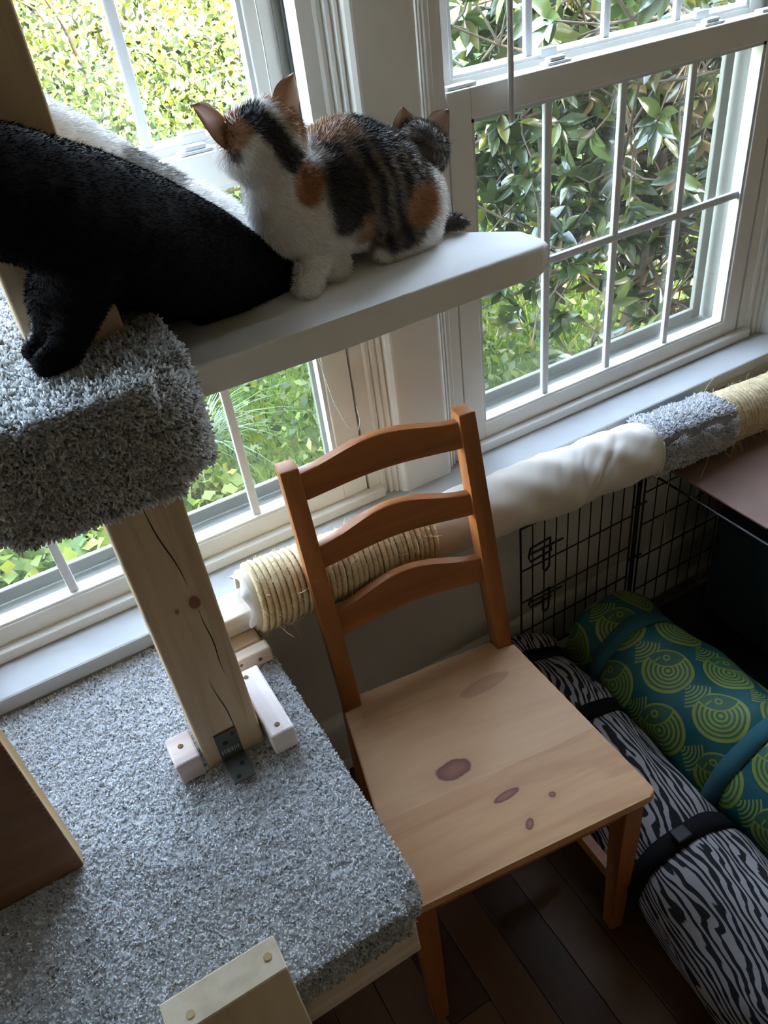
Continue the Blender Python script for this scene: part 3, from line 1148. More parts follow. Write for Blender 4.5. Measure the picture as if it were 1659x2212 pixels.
# block holding the scratching tube
blk = tpart(box('tube_block', MAT['pine_x'], None, .360, .500, -.206, -.140, PZ + .032, PZ + .070, bev=.003))
b2 = tpart(box('tube_block', wood('block_wood', (.50, .32, .18), (.62, .44, .28), 'X', .6, .25), None, .362, .4405, -.236, -.150, PZ, PZ + .031, bev=.006, seg=3))
b3 = tpart(box('tube_block', wood('block_wood_front', (.58, .45, .34), (.70, .57, .46), 'X', .6, .25), None, .365, .446, -.262, -.237, PZ, PZ + .032, bev=.005, seg=3))
disc('screw_hole', (.424, -.2622, PZ + .016), .004, MAT['hole'], b3, normal='Y')
disc('screw_hole', (.392, -.2622, PZ + .022), .003, MAT['hole'], b3, normal='Y')

# ------------------------------------------------------------------ scratching tube
TUBE = empty('scratching_tube', (.445, -.176, .668))
tag(TUBE, 'long scratching tube wrapped in sisal rope, cream cloth and grey carpet along the sill', 'scratching post')
TB = np.array(TUBE.location)
SL = -0.0863


def axis(x):
    x = np.asarray(x, float)
    return np.stack([x, np.full_like(x, -.176), .6635 + SL * (x - .5)], -1)


TD = np.array([1, 0, SL]) / math.hypot(1, SL)
TY = np.array([0, 1.0, 0])
TZ = np.cross(TD, TY)


def ring(x, r, a):
    return axis(x) + (r * np.cos(a))[..., None] * TY + (r * np.sin(a))[..., None] * TZ


def revolve(name, xs, rfun, mat, nseg=72, parent=TUBE, col=None):
    a = np.linspace(0, 2 * np.pi, nseg, endpoint=False)
    X, A = np.meshgrid(xs, a, indexing='ij')
    V = ring(X, rfun(X, A), A).reshape(-1, 3)
    n = len(xs)
    i = np.arange(n - 1)[:, None] * nseg
    j = np.arange(nseg)[None, :]
    jn = (j + 1) % nseg
    F = np.stack([i + j, i + jn, i + nseg + jn, i + nseg + j], -1).reshape(-1, 4)
    cols = None if col is None else np.tile(np.array(col), (len(V), 1))
    return np_mesh(name, V - TB, F, mat, parent, cols, smooth=True)


# open cardboard core
core = revolve('core', np.array([.4455, .4455, .46, 1.2, 2.2, 2.2, 1.2, .46, .4455, .4455]),
               lambda X, A: np.broadcast_to(np.array([.0475, .0535, .0545, .0545, .0545, .047, .047, .047, .047, .0475])[:, None], X.shape), MAT['card'], 40)


def rope(name, x0, x1, rc, rr, seed):
    pitch = rr * 1.93
    turns = (x1 - x0) / pitch
    n = int(turns * 84)
    t = np.linspace(0, turns * 2 * np.pi, n)
    rngl = np.random.default_rng(seed)
    wob = np.interp(t, np.linspace(0, t[-1], int(turns * 3)), rngl.normal(0, .0007, int(turns * 3)))
    X = x0 + pitch * t / (2 * np.pi) + wob
    wr = np.interp(t, np.linspace(0, t[-1], int(turns * 5)), rngl.normal(0, .0006, int(turns * 5)))
    Pc = axis(X) + (rc + wr)[:, None] * (np.cos(t)[:, None] * TY - np.sin(t)[:, None] * TZ)
    rad = np.cos(t)[:, None] * TY - np.sin(t)[:, None] * TZ
    seg = 10
    a = np.linspace(0, 2 * np.pi, seg, endpoint=False)
    s = t * rc
    # three-strand lay: cross-section turns along the rope
    R3 = rr * (0.80 + 0.30 * np.abs(np.sin(1.5 * (a[None, :] + s[:, None] * (2 * np.pi / (.019 * rr / .0042))))))
    V = Pc[:, None, :] + R3[:, :, None] * (np.cos(a)[None, :, None] * rad[:, None, :] + np.sin(a)[None, :, None] * TD[None, None, :])
    V = V.reshape(-1, 3)
    i = np.arange(n - 1)[:, None] * seg
    j = np.arange(seg)[None, :]
    jn = (j + 1) % seg
    F = np.stack([i + j, i + jn, i + seg + jn, i + seg + j], -1).reshape(-1, 4)
    o = np_mesh(name, V - TB, F, MAT['sisal'], TUBE, smooth=True)
    # stray fibres
    lst = []
    nf = int((x1 - x0) * 1000)
    for k in range(nf):
        x = rngl.uniform(x0, x1)
        an = rngl.uniform(.75, np.pi * 1.35)
        p0 = ring(np.array(x), np.array(rc + rr * .8), np.array(an))
        nrm = (p0 - axis(x)) / np.linalg.norm(p0 - axis(x))
        L = rngl.choice([rngl.uniform(.006, .018), rngl.uniform(.015, .045)], p=[.8, .2])
        d = nrm * rngl.uniform(.25, 1.0) + TD * rngl.normal(0, .5) + np.cross(TD, nrm) * rngl.normal(0, .9)
        d /= np.linalg.norm(d)
        d[1] = min(d[1], .15)
        cv_ = rngl.normal(0, .35, 3)
        cv_[1] = min(cv_[1], .0)
        tt = np.linspace(0, 1, 5)[:, None]
        path = p0 + d * L * tt + cv_ * L * tt ** 2
        lst.append(tube_arrays(path, np.array([.00042, .0004, .00036, .0003, .00015]), 3))
    V, F = join_arrays(lst)
    fo = np_mesh('stray_fibres', V - TB, F, MAT['sisal_fibre'], o)
    tag(fo, kind='stuff')
    return o


tag(rope('sisal_wrap', .454, .792, .0565, .0053, 3), 'coiled sisal rope, frayed at its left end')
tag(rope('sisal_wrap', 1.545, 2.15, .0550, .0053, 4), 'tightly coiled pale sisal rope')


def cloth_r(X, A):
    f = (X - .79) / .55
    r = .0565 + .0035 * np.sin(np.pi * np.clip(f, 0, 1)) + .0035 * np.clip(f, 0, 1) ** 3
    # a few diagonal creases, deeper to the right
    d = A * .050 + X + .010 * np.sin(A * 2.3 + 1)
    fold = np.exp(-((d - 1.295) / .016) ** 2) * .0045 - np.exp(-((d - 1.318) / .007) ** 2) * .0040 + np.exp(-((d - 1.342) / .014) ** 2) * .0035
    d2 = A * .020 + X + .012 * np.sin(A * 3.1)
    fold += np.exp(-((d2 - 1.165) / .020) ** 2) * .0025 - np.exp(-((d2 - 1.19) / .006) ** 2) * .0022
    fold *= np.clip((np.sin(A - 1.9) + .45), 0, 1) 
    r2 = .0010 * np.abs(np.sin(A * 4 + X * 50 + 2 * np.sin(X * 23))) + .0016 * np.sin(A * 2 + X * 35) + .0012 * np.sin(A * 5 - X * 60 + 1) + .0008 * np.sin(A * 3 + X * 120)
    top = .0035 * np.exp(-((X - 1.19) / .03) ** 2) * np.exp(-((A - 1.3) / .5) ** 2)
    return r + fold + r2 * np.clip(f * 3, .15, 1) + top


cl = revolve('cloth_cover', np.linspace(.785, 1.338, 190), cloth_r, MAT['muslin'], 120)
tag(cl, 'wrinkled cream cloth sleeve')
hem = revolve('hem', np.array([1.330, 1.332, 1.337, 1.340, 1.338]), lambda X, A: cloth_r(X, A) + np.array([-.001, .0012, .0015, .000, -.004])[:, None], MAT['muslin'], 120, cl)


def cw_r(X, A):
    q = np.abs(np.cos(A)) ** 6 + np.abs(np.sin(A)) ** 6
    return .0545 * (.55 + .45 * q ** (-1 / 6)) + .002 * np.sin(X * 70 + A * 2)


cw = revolve('carpet_wrap', np.linspace(1.330, 1.552, 24), cw_r, MAT['carpet'], 60, TUBE, (.42, .42, .44))
P, N, _, _ = scatter(cw, 26000, RNG, lambda c, n: (n[:, 1] < .8).astype(float))
seam = np.abs(((P - (axis(P[:, 0] + TB[0]) - TB))[:, 1] + .046)) < .004
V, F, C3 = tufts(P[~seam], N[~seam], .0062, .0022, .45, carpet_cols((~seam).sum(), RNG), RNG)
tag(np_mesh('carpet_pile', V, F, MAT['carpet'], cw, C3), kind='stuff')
tag(cw, 'grey carpet offcut wrapped round the tube')
# white plastic liner poking out of the left end
a = np.linspace(.4, 4.6, 30)
liner = []
xs = np.linspace(.436, .47, 6)
Xg, Ag = np.meshgrid(xs, a, indexing='ij')
V = ring(Xg + .004 * np.sin(Ag * 5) * (1 - (Xg - .436) / .034), .0462 + .0012 * np.sin(Ag * 9 + Xg * 200), Ag).reshape(-1, 3)
i = np.arange(5)[:, None] * 30
j = np.arange(29)[None, :]
F = np.stack([i + j, i + 30 + j, i + 31 + j, i + j + 1], -1).reshape(-1, 4)
o = np_mesh('plastic_liner', V - TB, F, MAT['plastic_white'], TUBE, smooth=True)
md = o.modifiers.new('thickness', 'SOLIDIFY')
md.thickness = .0006
# loose threads hanging from the carpet wrap
th = []
for (x, y0, pts) in ((1.352, 0, [(0, -.062, 0), (.002, -.064, -.05), (-.004, -.066, -.12), (.002, -.07, -.19), (.006, -.075, -.24)]),
                     (1.455, 0, [(0, -.06, .01), (.004, -.07, -.03), (-.008, -.072, -.06), (-.016, -.07, -.10), (-.018, -.07, -.14)]),
                     (1.52, 0, [(-.06, -.066, .03), (-.03, -.072, .0), (-.01, -.074, -.035), (.006, -.073, -.05), (.014, -.07, -.035), (.012, -.066, -.01)])):
    base = axis(x)
    th.append(tube_arrays(np.array([base + np.array(q) for q in pts]), .0005, 4))
V, F = join_arrays(th)
np_mesh('loose_threads', V - TB, F, MAT['sisal_fibre'], TUBE)

# ------------------------------------------------------------------ chair
CH = empty('dining_chair', (.6961, -.3298, 0), -.1276)
tag(CH, 'honey-stained pine dining chair with ladder back and knotty seat', 'chair')
WB, WF, DEP, LEAN, ZS, PWD = .3325, .418, .3665, .1037, .45, .0305


def back_b(z):
    """front face of the back posts at height z"""
    return LEAN * (z - ZS) / .45 if z >= ZS else (ZS - z) * .10


def chair_post(sx):
    x0, x1 = (-WB / 2, -WB / 2 + PWD) if sx < 0 else (WB / 2 - PWD, WB / 2)
    b = bmesh.new()
    rings_ = []
    for z in (0, .2, .40, .45, .5, .7, .9):
        y = back_b(z) if z != .45 else .0
        dpt = .034 if z > .1 else .028
        rings_.append([b.verts.new((x, yy, z)) for x, yy in ((x0, y), (x1, y), (x1, y + dpt), (x0, y + dpt))])
    for r0, r1 in zip(rings_, rings_[1:]):
        for k in range(4):
            b.faces.new((r0[k], r0[(k + 1) % 4], r1[(k + 1) % 4], r1[k]))
    b.faces.new(rings_[0][::-1])
    b.faces.new(rings_[-1])
    es = [e for e in b.edges if abs(e.verts[0].co.z - e.verts[1].co.z) > .01 or e.verts[0].co.z > .89]
    bmesh.ops.bevel(b, geom=es, offset=.0028, segments=2, affect='EDGES', profile=.5)
    o = bm_obj('back_post', b, MAT['chair'], CH)
    smooth_by_angle(o, 40)


chair_post(-1)
chair_post(1)


def slat(z0, z1, crest):
    """arched slat between the posts, curved to the back"""
    b = bmesh.new()
    n = 28
    xs = np.linspace(-WB / 2 + PWD - .006, WB / 2 - PWD + .006, n)
    rr = []
    for x in xs:
        u = x / (WB / 2 - PWD)
        w_ = .5 * (1 + math.cos(math.pi * min(1, abs(u)))) if abs(u) < 1 else 0
        zt = z1 + crest * w_
        zb = z0 + crest * .25 * w_
        sag = .010 * (1 - u * u)
        yb, yt = back_b(zb) + .007 + sag, back_b(zt) + .007 + sag
        rr.append([b.verts.new((x, yb, zb)), b.verts.new((x, yt, zt)), b.verts.new((x, yt + .017, zt)), b.verts.new((x, yb + .017, zb))])
    for r0, r1 in zip(rr, rr[1:]):
        for k in range(4):
            b.faces.new((r0[k], r1[k], r1[(k + 1) % 4], r0[(k + 1) % 4]))
    b.faces.new(rr[0])
    b.faces.new(rr[-1][::-1])
    es = [e for e in b.edges if abs(e.verts[0].co.x - e.verts[1].co.x) > .003]
    bmesh.ops.bevel(b, geom=es, offset=.0022, segments=2, affect='EDGES', profile=.5)
    o = bm_obj('back_slat', b, MAT['chair_x'], CH)
    smooth_by_angle(o, 40)


slat(.842, .886, .016)
slat(.722, .760, .022)
slat(.592, .637, .022)

# seat with rounded front corners, notched round the posts
rc = .014
fp = []
for (cx_, sgn) in ((WF / 2 - rc, 1), (-WF / 2 + rc, -1)):
    pass
poly = [(-WB / 2 - .003, .0), (-WF / 2, -DEP + rc)]
for k in range(1, 6):
    a_ = math.radians(180 + 90 * k / 5)
    poly.append((-WF / 2 + rc + rc * math.cos(a_), -DEP + rc + rc * math.sin(a_)))
for k in range(0, 6):
    a_ = math.radians(270 + 90 * k / 5)
    poly.append((WF / 2 - rc + rc * math.cos(a_), -DEP + rc + rc * math.sin(a_)))
poly += [(WB / 2 + .003, .0), (WB / 2 - PWD - .001, .0), (WB / 2 - PWD - .001, .026), (-WB / 2 + PWD + .001, .026), (-WB / 2 + PWD + .001, .0)]
b = bmesh.new()
prism(b, poly, ZS - .018, ZS)
cap = [e for e in b.edges if abs(e.verts[0].co.z - e.verts[1].co.z) < 1e-6]
bmesh.ops.bevel(b, geom=cap, offset=.0035, segments=3, affect='EDGES', profile=.5)
o = bm_obj('seat', b, MAT['seat'], CH)
smooth_by_angle(o, 40)
# front legs, aprons, stretchers
for sx in (-1, 1):
    xc = sx * (WF / 2 - .028)
    b = bmesh.new()
    rr = []
    for z, h in ((0, .0135), (.30, .017), (ZS - .0185, .018)):
        rr.append([b.verts.new((xc + dx * h, -DEP + .030 + dy * h, z)) for dx, dy in ((-1, -1), (1, -1), (1, 1), (-1, 1))])
    for r0, r1 in zip(rr, rr[1:]):
        for k in range(4):
            b.faces.new((r0[k], r0[(k + 1) % 4], r1[(k + 1) % 4], r1[k]))
    b.faces.new(rr[0][::-1])
    b.faces.new(rr[-1])
    bmesh.ops.bevel(b, geom=[e for e in b.edges if abs(e.verts[0].co.z - e.verts[1].co.z) > .01], offset=.0025, segments=2, affect='EDGES')
    bm_obj('front_leg', b, MAT['chair'], CH)
    # side apron and stretcher (skewed because the seat tapers)
    for nm, z0, z1, ins, mt in (('side_apron', ZS - .068, ZS - .0185, .020, 'chair_x'), ('stretcher', .135, .163, .022, 'pine_x')):
        b = bmesh.new()
        xf, xb = sx * (WF / 2 - ins - .006), sx * (WB / 2 - ins + .004)
        yf, yb_ = -DEP + .046, back_b(z0) + .004
        hw = .009
        vs4 = [b.verts.new((xf - hw, yf, z)) for z in (z0, z1)] + [b.verts.new((xf + hw, yf, z)) for z in (z0, z1)] + \
              [b.verts.new((xb - hw, yb_, z)) for z in (z0, z1)] + [b.verts.new((xb + hw, yb_, z)) for z in (z0, z1)]
        q = vs4
        for f_ in ((0, 2, 3, 1), (4, 5, 7, 6), (0, 1, 5, 4), (2, 6, 7, 3), (1, 3, 7, 5), (0, 4, 6, 2)):
            b.faces.new([q[k] for k in f_])
        bm_obj(nm, b, MAT['chair_x'], CH)
box('front_apron', MAT['chair_x'], CH, -WF / 2 + .047, WF / 2 - .047, -DEP + .018, -DEP + .036, ZS - .066, ZS - .0185, bev=.002)
box('back_apron', MAT['chair_x'], CH, -WB / 2 + PWD, WB / 2 - PWD, .006, .024, ZS - .066, ZS - .0185, bev=.002)
box('cross_stretcher', MAT['chair_x'], CH, -WF / 2 + .050, WF / 2 - .050, -.19, -.172, .137, .161, bev=.002)


# ------------------------------------------------------------------ rolled bags
def roll(name, p0, p1, r, mat, label, cat, straps, strap_mat, seed, squash=.96, end_mat=None):
    """soft roll lying on the floor from p0 (far) to p1 (near)"""
    p0, p1 = np.array(p0, float), np.array(p1, float)
    T = empty(name, (p0[0], p0[1], 0))
    tag(T, label, cat)
    O = np.array([p0[0], p0[1], 0])
    D = p1 - p0
    L = np.linalg.norm(D)
    D /= L
    S = np.cross(D, [0, 0, 1.0])
    S /= np.linalg.norm(S)
    U = np.cross(S, D)
    rngl = np.random.default_rng(seed)
    nl, ns = 150, 96
    s = np.concatenate([np.linspace(0, .05, 12)[:-1], np.linspace(.05, L - .05, nl - 22), np.linspace(L - .05, L, 12)[1:]])
    a = np.linspace(0, 2 * np.pi, ns + 1)
    Sg, Ag = np.meshgrid(s, a, indexing='ij')
    e = np.minimum(np.minimum(Sg, L - Sg) / .05, 1.0)
    prof = np.sqrt(np.clip(1 - (1 - e) ** 2.4, 0, 1))
    R_ = r * (.30 + .70 * prof)
    wr = .006 * np.sin(Ag * 2 + Sg * 9 + seed) + .004 * np.sin(Ag * 3 - Sg * 22) + .0025 * np.sin(Ag * 7 + Sg * 35)
    for st in straps:
        wr = wr - .010 * np.exp(-((Sg - st) / .028) ** 2)
    R_ = R_ + wr * prof
    V = p0 + Sg[..., None] * D + (R_ * np.cos(Ag))[..., None] * S + (R_ * np.sin(Ag) * squash)[..., None] * U
    V[..., 2] = np.maximum(V[..., 2], .002 + .0005 * np.cos(Ag))
    n = len(s)
    k = ns + 1
    i = np.arange(n - 1)[:, None] * k
    j = np.arange(ns)[None, :]
    F = np.stack([i + j, i + j + 1, i + k + j + 1, i + k + j], -1).reshape(-1, 4)
    o = np_mesh('cover', V.reshape(-1, 3) - O, F, mat, T, smooth=True)
    uvl = o.data.uv_layers.new(name='UVMap')
    vi = np.empty(len(o.data.loops), dtype=np.int32)
    o.data.loops.foreach_get('vertex_index', vi)
    uv = np.stack([Sg.ravel(), (Ag * r).ravel()], 1)[vi].astype(np.float32)
    uvl.data.foreach_set('uv', uv.ravel())
    # end discs
    for ss, sg in ((0.0, 1), (L, -1)):
        c0 = p0 + D * ss
        rr_ = .31 * r
        ang = np.linspace(0, 2 * np.pi, 24, endpoint=False)
        pts = c0 + rr_ * (np.cos(ang)[:, None] * S + np.sin(ang)[:, None] * U * squash)
        pts2 = pts - sg * D * .004
        V2 = np.concatenate([pts, pts2, [c0 - sg * D * .004]])
        V2[:, 2] = np.maximum(V2[:, 2], .003)
        q = np.arange(24)
        F2 = np.concatenate([np.stack([q, (q + 1) % 24, 24 + (q + 1) % 24], 1), np.stack([q, 24 + (q + 1) % 24, 24 + q], 1), np.stack([24 + q, 24 + (q + 1) % 24, np.full(24, 48)], 1)])
        np_mesh('end_cap', V2 - O, F2, end_mat or strap_mat, T)
    for st in straps:
        w_ = .017
        sv = np.array([st - w_, st - w_, st + w_, st + w_, st - w_])
        Rv = np.array([-.001, .0035, .0035, -.001, -.001])
        Sg2, A2 = np.meshgrid(sv, np.linspace(0, 2 * np.pi, 73), indexing='ij')
        wr2 = .006 * np.sin(A2 * 2 + Sg2 * 9 + seed) + .004 * np.sin(A2 * 3 - Sg2 * 22) + .0025 * np.sin(A2 * 7 + Sg2 * 35)
        for st2 in straps:
            wr2 = wr2 - .010 * np.exp(-((Sg2 - st2) / .028) ** 2)
        R2 = r + wr2 + Rv[:, None] + .0015
        V2 = p0 + Sg2[..., None] * D + (R2 * np.cos(A2))[..., None] * S + (R2 * np.sin(A2) * squash)[..., None] * U
        V2[..., 2] = np.maximum(V2[..., 2], .0012)
        k2 = 73
        i2 = np.arange(4)[:, None] * k2
        j2 = np.arange(72)[None, :]
        F2 = np.stack([i2 + j2, i2 + j2 + 1, i2 + k2 + j2 + 1, i2 + k2 + j2], -1).reshape(-1, 4)
        so = np_mesh('strap', V2.reshape(-1, 3) - O, F2, strap_mat, T, smooth=True)
    return T, (p0, D, S, U, O)


zr, fr_ = roll('zebra_print_roll', (.985, -.14, .119), (.945, -1.15, .122), .121, MAT['zebra'], 'black and grey zebra print roll with black straps beside the chair', 'rolled bag', (.10, .285, .575, .86), MAT['strap'], 1)
roll('fish_print_roll', (1.236, -.185, .127), (1.215, -1.10, .130), .130, MAT['fish'], 'teal roll printed with green ringed fish, between zebra roll and crate', 'rolled bag', (.13, .47, .80), MAT['teal_strap'], 5, end_mat=MAT['teal_pad'])
# small buckle on the near zebra strap
p0, D, S, U, O = fr_
bc = p0 + D * .575 + U * .118 + S * .02
bk2 = bmesh.new()
bx(bk2, -.016, .016, -.012, .012, -.003, .004, bev=.002)
bko = bm_obj('buckle', bk2, MAT['black_plastic'], zr)
bko.matrix_local = Matrix.Translation(Vector(bc - O)) @ Matrix.Rotation(.15, 4, 'Y')

# ------------------------------------------------------------------ wire crate with its door swung open along the wall
CRT = empty('wire_crate', (1.385, -.145, 0))
tag(CRT, 'black wire pet crate with its door swung open along the wall', 'pet crate')
KO = np.array([1.385, -.145, 0])
CX1, CY0, CZ = 2.30, -.72, .497


def wires(name, segs, r, parent):
    lst = []
    for a_, b_ in segs:
        a_, b_ = np.array(a_, float), np.array(b_, float)
        lst.append(tube_arrays(np.stack([a_, (a_ + b_) / 2, b_]), r, 6))
    V, F = join_arrays(lst)
    return np_mesh(name, V - KO, F, MAT['black_wire'], parent, smooth=True)


def grid_panel(name, o_, ux, uz, nx, zs, parent, r=.0016, rb=.0026):
    """panel from origin o_, horizontal extent vector ux, heights zs, nx verticals: each wire its own piece"""
    o_, ux = np.array(o_, float), np.array(ux, float)
    top, bot = max(zs), min(zs)
    fr = wires(name, [(o_ + [0, 0, bot], o_ + [0, 0, top]), (o_ + ux + [0, 0, bot], o_ + ux + [0, 0, top])] +
               [(o_ + [0, 0, z], o_ + ux + [0, 0, z]) for z in (bot, top)], rb, parent)
    for i in range(1, nx):
        p = o_ + ux * i / nx
        wires('wire', [(p + [0, 0, bot], p + [0, 0, top])], r, fr)
    for z in sorted(zs)[1:-1]:
        wires('wire', [(o_ + [0, 0, z], o_ + ux + [0, 0, z])], r * 1.25, fr)
    return fr


ZB = .03
zs = (ZB, .13, .235, .34, .435, CZ)
grid_panel('back_panel', (1.385, -.150, 0), (CX1 - 1.385, 0, 0), None, 24, zs, CRT)
grid_panel('side_panel', (CX1, -.150, 0), (0, CY0 + .150, 0), None, 13, zs, CRT)
grid_panel('front_panel', (1.385, CY0, 0), (CX1 - 1.385, 0, 0), None, 24, zs, CRT)
door = grid_panel('door', (1.035, -.150, 0), (.318, 0, 0), None, 10, (.10, .195, .29, .385, .505), CRT)
# top frame
wires('top_frame', [((1.385, -.15, CZ), (1.385, CY0, CZ)), ((1.385, -.15, CZ), (CX1, -.15, CZ)), ((CX1, -.15, CZ), (CX1, CY0, CZ)), ((1.385, CY0, CZ), (CX1, CY0, CZ))], .0028, CRT)
# hinge rings joining door and crate
wires('hinge', [((1.350, -.153, z), (1.392, -.153, z)) for z in (.25, .41)] + [((1.364, -.15, .06), (1.364, -.15, CZ)), ((1.372, -.15, .06), (1.372, -.15, CZ))], .0028, CRT)


def latch(z, h):
    pts = [(1.055, z), (1.108, z + .004), (1.112, z - h * .45), (1.054, z - h * .5), (1.050, z - h * .3), (1.055, z)]
    pth = np.array([(x, -.158, zz_) for x, zz_ in pts])
    V1, F1 = tube_arrays(pth, .0026, 6)
    pts2 = [(1.088, z - h * .15), (1.088, z - h), (1.094, z - h * 1.12), (1.104, z - h), (1.106, z + .002)]
    V2, F2 = tube_arrays(np.array([(x, -.160, zz_) for x, zz_ in pts2]), .0026, 6)
    V3, F3 = tube_arrays(np.array([(1.05, -.159, z - h * .2), (1.10, -.159, z - h * .2), (1.142, -.159, z - h * .2)]), .0026, 6)
    V, F = join_arrays([(V1, F1), (V2, F2), (V3, F3)])
    np_mesh('latch', V - KO, F, MAT['black_wire'], door, smooth=True)


latch(.448, .075)
latch(.30, .055)
box('tray', MAT['black_plastic'], CRT, .01, .905, CY0 + .155, -.015, .004, .028, bev=.006)

# brown board lying on the crate
bd = box('hardboard_sheet', MAT['board'], None, 1.416, 2.28, -.440, -.125, CZ + .0035, CZ + .0085, bev=.001, seg=1)
bd.data.transform(Matrix.Translation(-Vector((1.85, -.28, CZ + .0035))))
bd.location = (1.85, -.28, CZ + .0035)
tag(bd, 'thin brown hardboard sheet on top of the wire crate', 'board')
# dark teal cushion inside
b = bmesh.new()
bx(b, 1.53, 2.24, -.66, -.22, .03, .40, bev=.05, seg=4)
cu = bm_obj('pet_cushion', b, MAT['teal_pad'], None, smooth=True)
cu.data.transform(Matrix.Translation(-Vector((1.88, -.44, .03))))
cu.location = (1.88, -.44, .03)
for v in cu.data.vertices:
    v.co.z += .008 * math.sin(v.co.x * 12) * math.cos(v.co.y * 15) if v.co.z > .2 else 0
tag(cu, 'dark teal padded cushion inside the wire crate', 'cushion')


# ------------------------------------------------------------------ cats
def sphere_arrays(c, r, n=14, scl=(1, 1, 1)):
    th = np.linspace(0, np.pi, n)
    ph = np.linspace(0, 2 * np.pi, 2 * n, endpoint=False)
    T_, P_ = np.meshgrid(th, ph, indexing='ij')
    V = np.stack([np.sin(T_) * np.cos(P_), np.sin(T_) * np.sin(P_), np.cos(T_)], -1) * r * np.array(scl) + np.array(c)
    m = 2 * n
    i = np.arange(n - 1)[:, None] * m
    j = np.arange(m)[None, :]
    F = np.stack([i + j, i + m + j, i + m + (j + 1) % m, i + (j + 1) % m], -1).reshape(-1, 4)
    return V.reshape(-1, 3), F


def chain(pts, step=.35):
    """spheres interpolated along a list of (x,y,z,r)"""
    out = []
    P_ = np.array(pts, float)
    for a_, b_ in zip(P_, P_[1:]):
        d = np.linalg.norm(a_[:3] - b_[:3])
        k = max(1, int(d / (min(a_[3], b_[3]) * step)))
        for t in np.linspace(0, 1, k, endpoint=False):
            out.append(a_ * (1 - t) + b_ * t)
    out.append(P_[-1])
    return out


def ear(tip, b0, b1, back, th=.002):
    """curved ear: outer shell and cup, from tip and two base corners; back = offset vector of the shell"""
    tip, b0, b1, back = (np.array(v, float) for v in (tip, b0, b1, back))
    n, m = 8, 8
    V, inner = [], []
    for side in (0, 1):
        for i in range(n + 1):
            t = i / n
            w = (1 - t ** 2.4) * (1 + .20 * math.sin(math.pi * t)) + .02
            mid = (b0 + b1) / 2 * (1 - t) + tip * t
            for j in range(m + 1):
                u = j / m
                p = mid + (b1 - b0) * (u - .5) * w
                p = p + back * math.sin(math.pi * u) * (1 - .6 * t)
                if side:
                    bn = np.cross(b1 - b0, tip - b0)
                    bn /= np.linalg.norm(bn)
                    p = p + bn * th * np.sign(bn @ -back) * (.9 if 0 < j < m and i < n else .0)
                V.append(p)
                inner.append(side and 0 < j < m and i < n)
    F = []
    K = (n + 1) * (m + 1)
    for s in (0, 1):
        for i in range(n):
            for j in range(m):
                q = s * K + i * (m + 1) + j
                F.append((q, q + 1, q + m + 2, q + m + 1))
    return np.array(V), np.array(F), np.array(inner, bool)


def build_cat(name, label, chains, ears, colfn, earcol, base, extra=(), nfur=52000, furlen=.010, voxel=.0042, furdir=(1, 0, -.3), mat='fur'):
    lst = []
    for ch in chains:
        for (x, y, z, r) in chain(ch):
            lst.append(sphere_arrays((x, y, z), r))
    V, F = join_arrays(lst)
    tmp = np_mesh('tmp_cat', V, F)
    rm = tmp.modifiers.new('r', 'REMESH')
    rm.mode = 'VOXEL'
    rm.voxel_size = voxel
    sm = tmp.modifiers.new('s', 'SMOOTH')
    sm.factor = .5
    sm.iterations = 7
    dg = bpy.context.evaluated_depsgraph_get()
    ev = tmp.evaluated_get(dg)
    me = ev.to_mesh()
    n = len(me.vertices)
    co = np.empty(n * 3, dtype=np.float32)
    me.vertices.foreach_get('co', co)
    co = co.reshape(-1, 3).astype(float)
    me.calc_loop_triangles()
    tr = np.empty(len(me.loop_triangles) * 3, dtype=np.int32)
    me.loop_triangles.foreach_get('vertices', tr)
    tr = tr.reshape(-1, 3)
    ev.to_mesh_clear()
    tmesh = tmp.data
    bpy.data.objects.remove(tmp)
    bpy.data.meshes.remove(tmesh)
    col = colfn(co)
    Vs, Fs, Cs = [co], [tr], [col]
    off = len(co)
    for (tip, b0, b1, bk_, outc) in ears:
        V, F, inn = ear(tip, b0, b1, bk_)
        F3 = np.concatenate([F[:, [0, 1, 2]], F[:, [0, 2, 3]]])
        c = np.where(inn[:, None], np.array(earcol), np.array(outc))
        Vs.append(V)
        Fs.append(F3 + off)
        Cs.append(c)
        off += len(V)
    for (c0, r, scl, cc_) in extra:
        V, F = sphere_arrays(c0, r, 8, scl)
        F3 = np.concatenate([F[:, [0, 1, 2]], F[:, [0, 2, 3]]])
        Vs.append(V)
        Fs.append(F3 + off)
        Cs.append(np.tile(np.array(cc_), (len(V), 1)))
        off += len(V)
    B0 = np.array(base)
    body = np_mesh(name, np.concatenate(Vs) - B0, np.concatenate(Fs), MAT[mat], None, np.concatenate(Cs), smooth=True)
    body.location = base
    tag(body, label, 'cat')
    # fur: short fibres lying along the coat
    nb = len(tr)
    P_, N_, vi, w3 = scatter(body, nfur, RNG)
    cpt = (np.concatenate(Cs)[vi] * w3[:, :, None]).sum(1)
    ok = vi.max(1) < len(co)
    P_, N_, cpt = P_[ok], N_[ok], cpt[ok]
    fd = np.array(furdir, float)
    tang = fd - N_ * (N_ @ fd)[:, None]
    dirn = N_ * .55 + tang * .9
    dirn /= np.linalg.norm(dirn, axis=1)[:, None]
    V, F, C3 = blades(P_ - N_ * .001, dirn, furlen, .0011, .22, cpt * RNG.uniform(.8, 1.2, (len(P_), 1)), RNG, 1.1)
    fo = np_mesh('fur', V, F, MAT[mat], body, C3)
    tag(fo, kind='stuff')
    return body


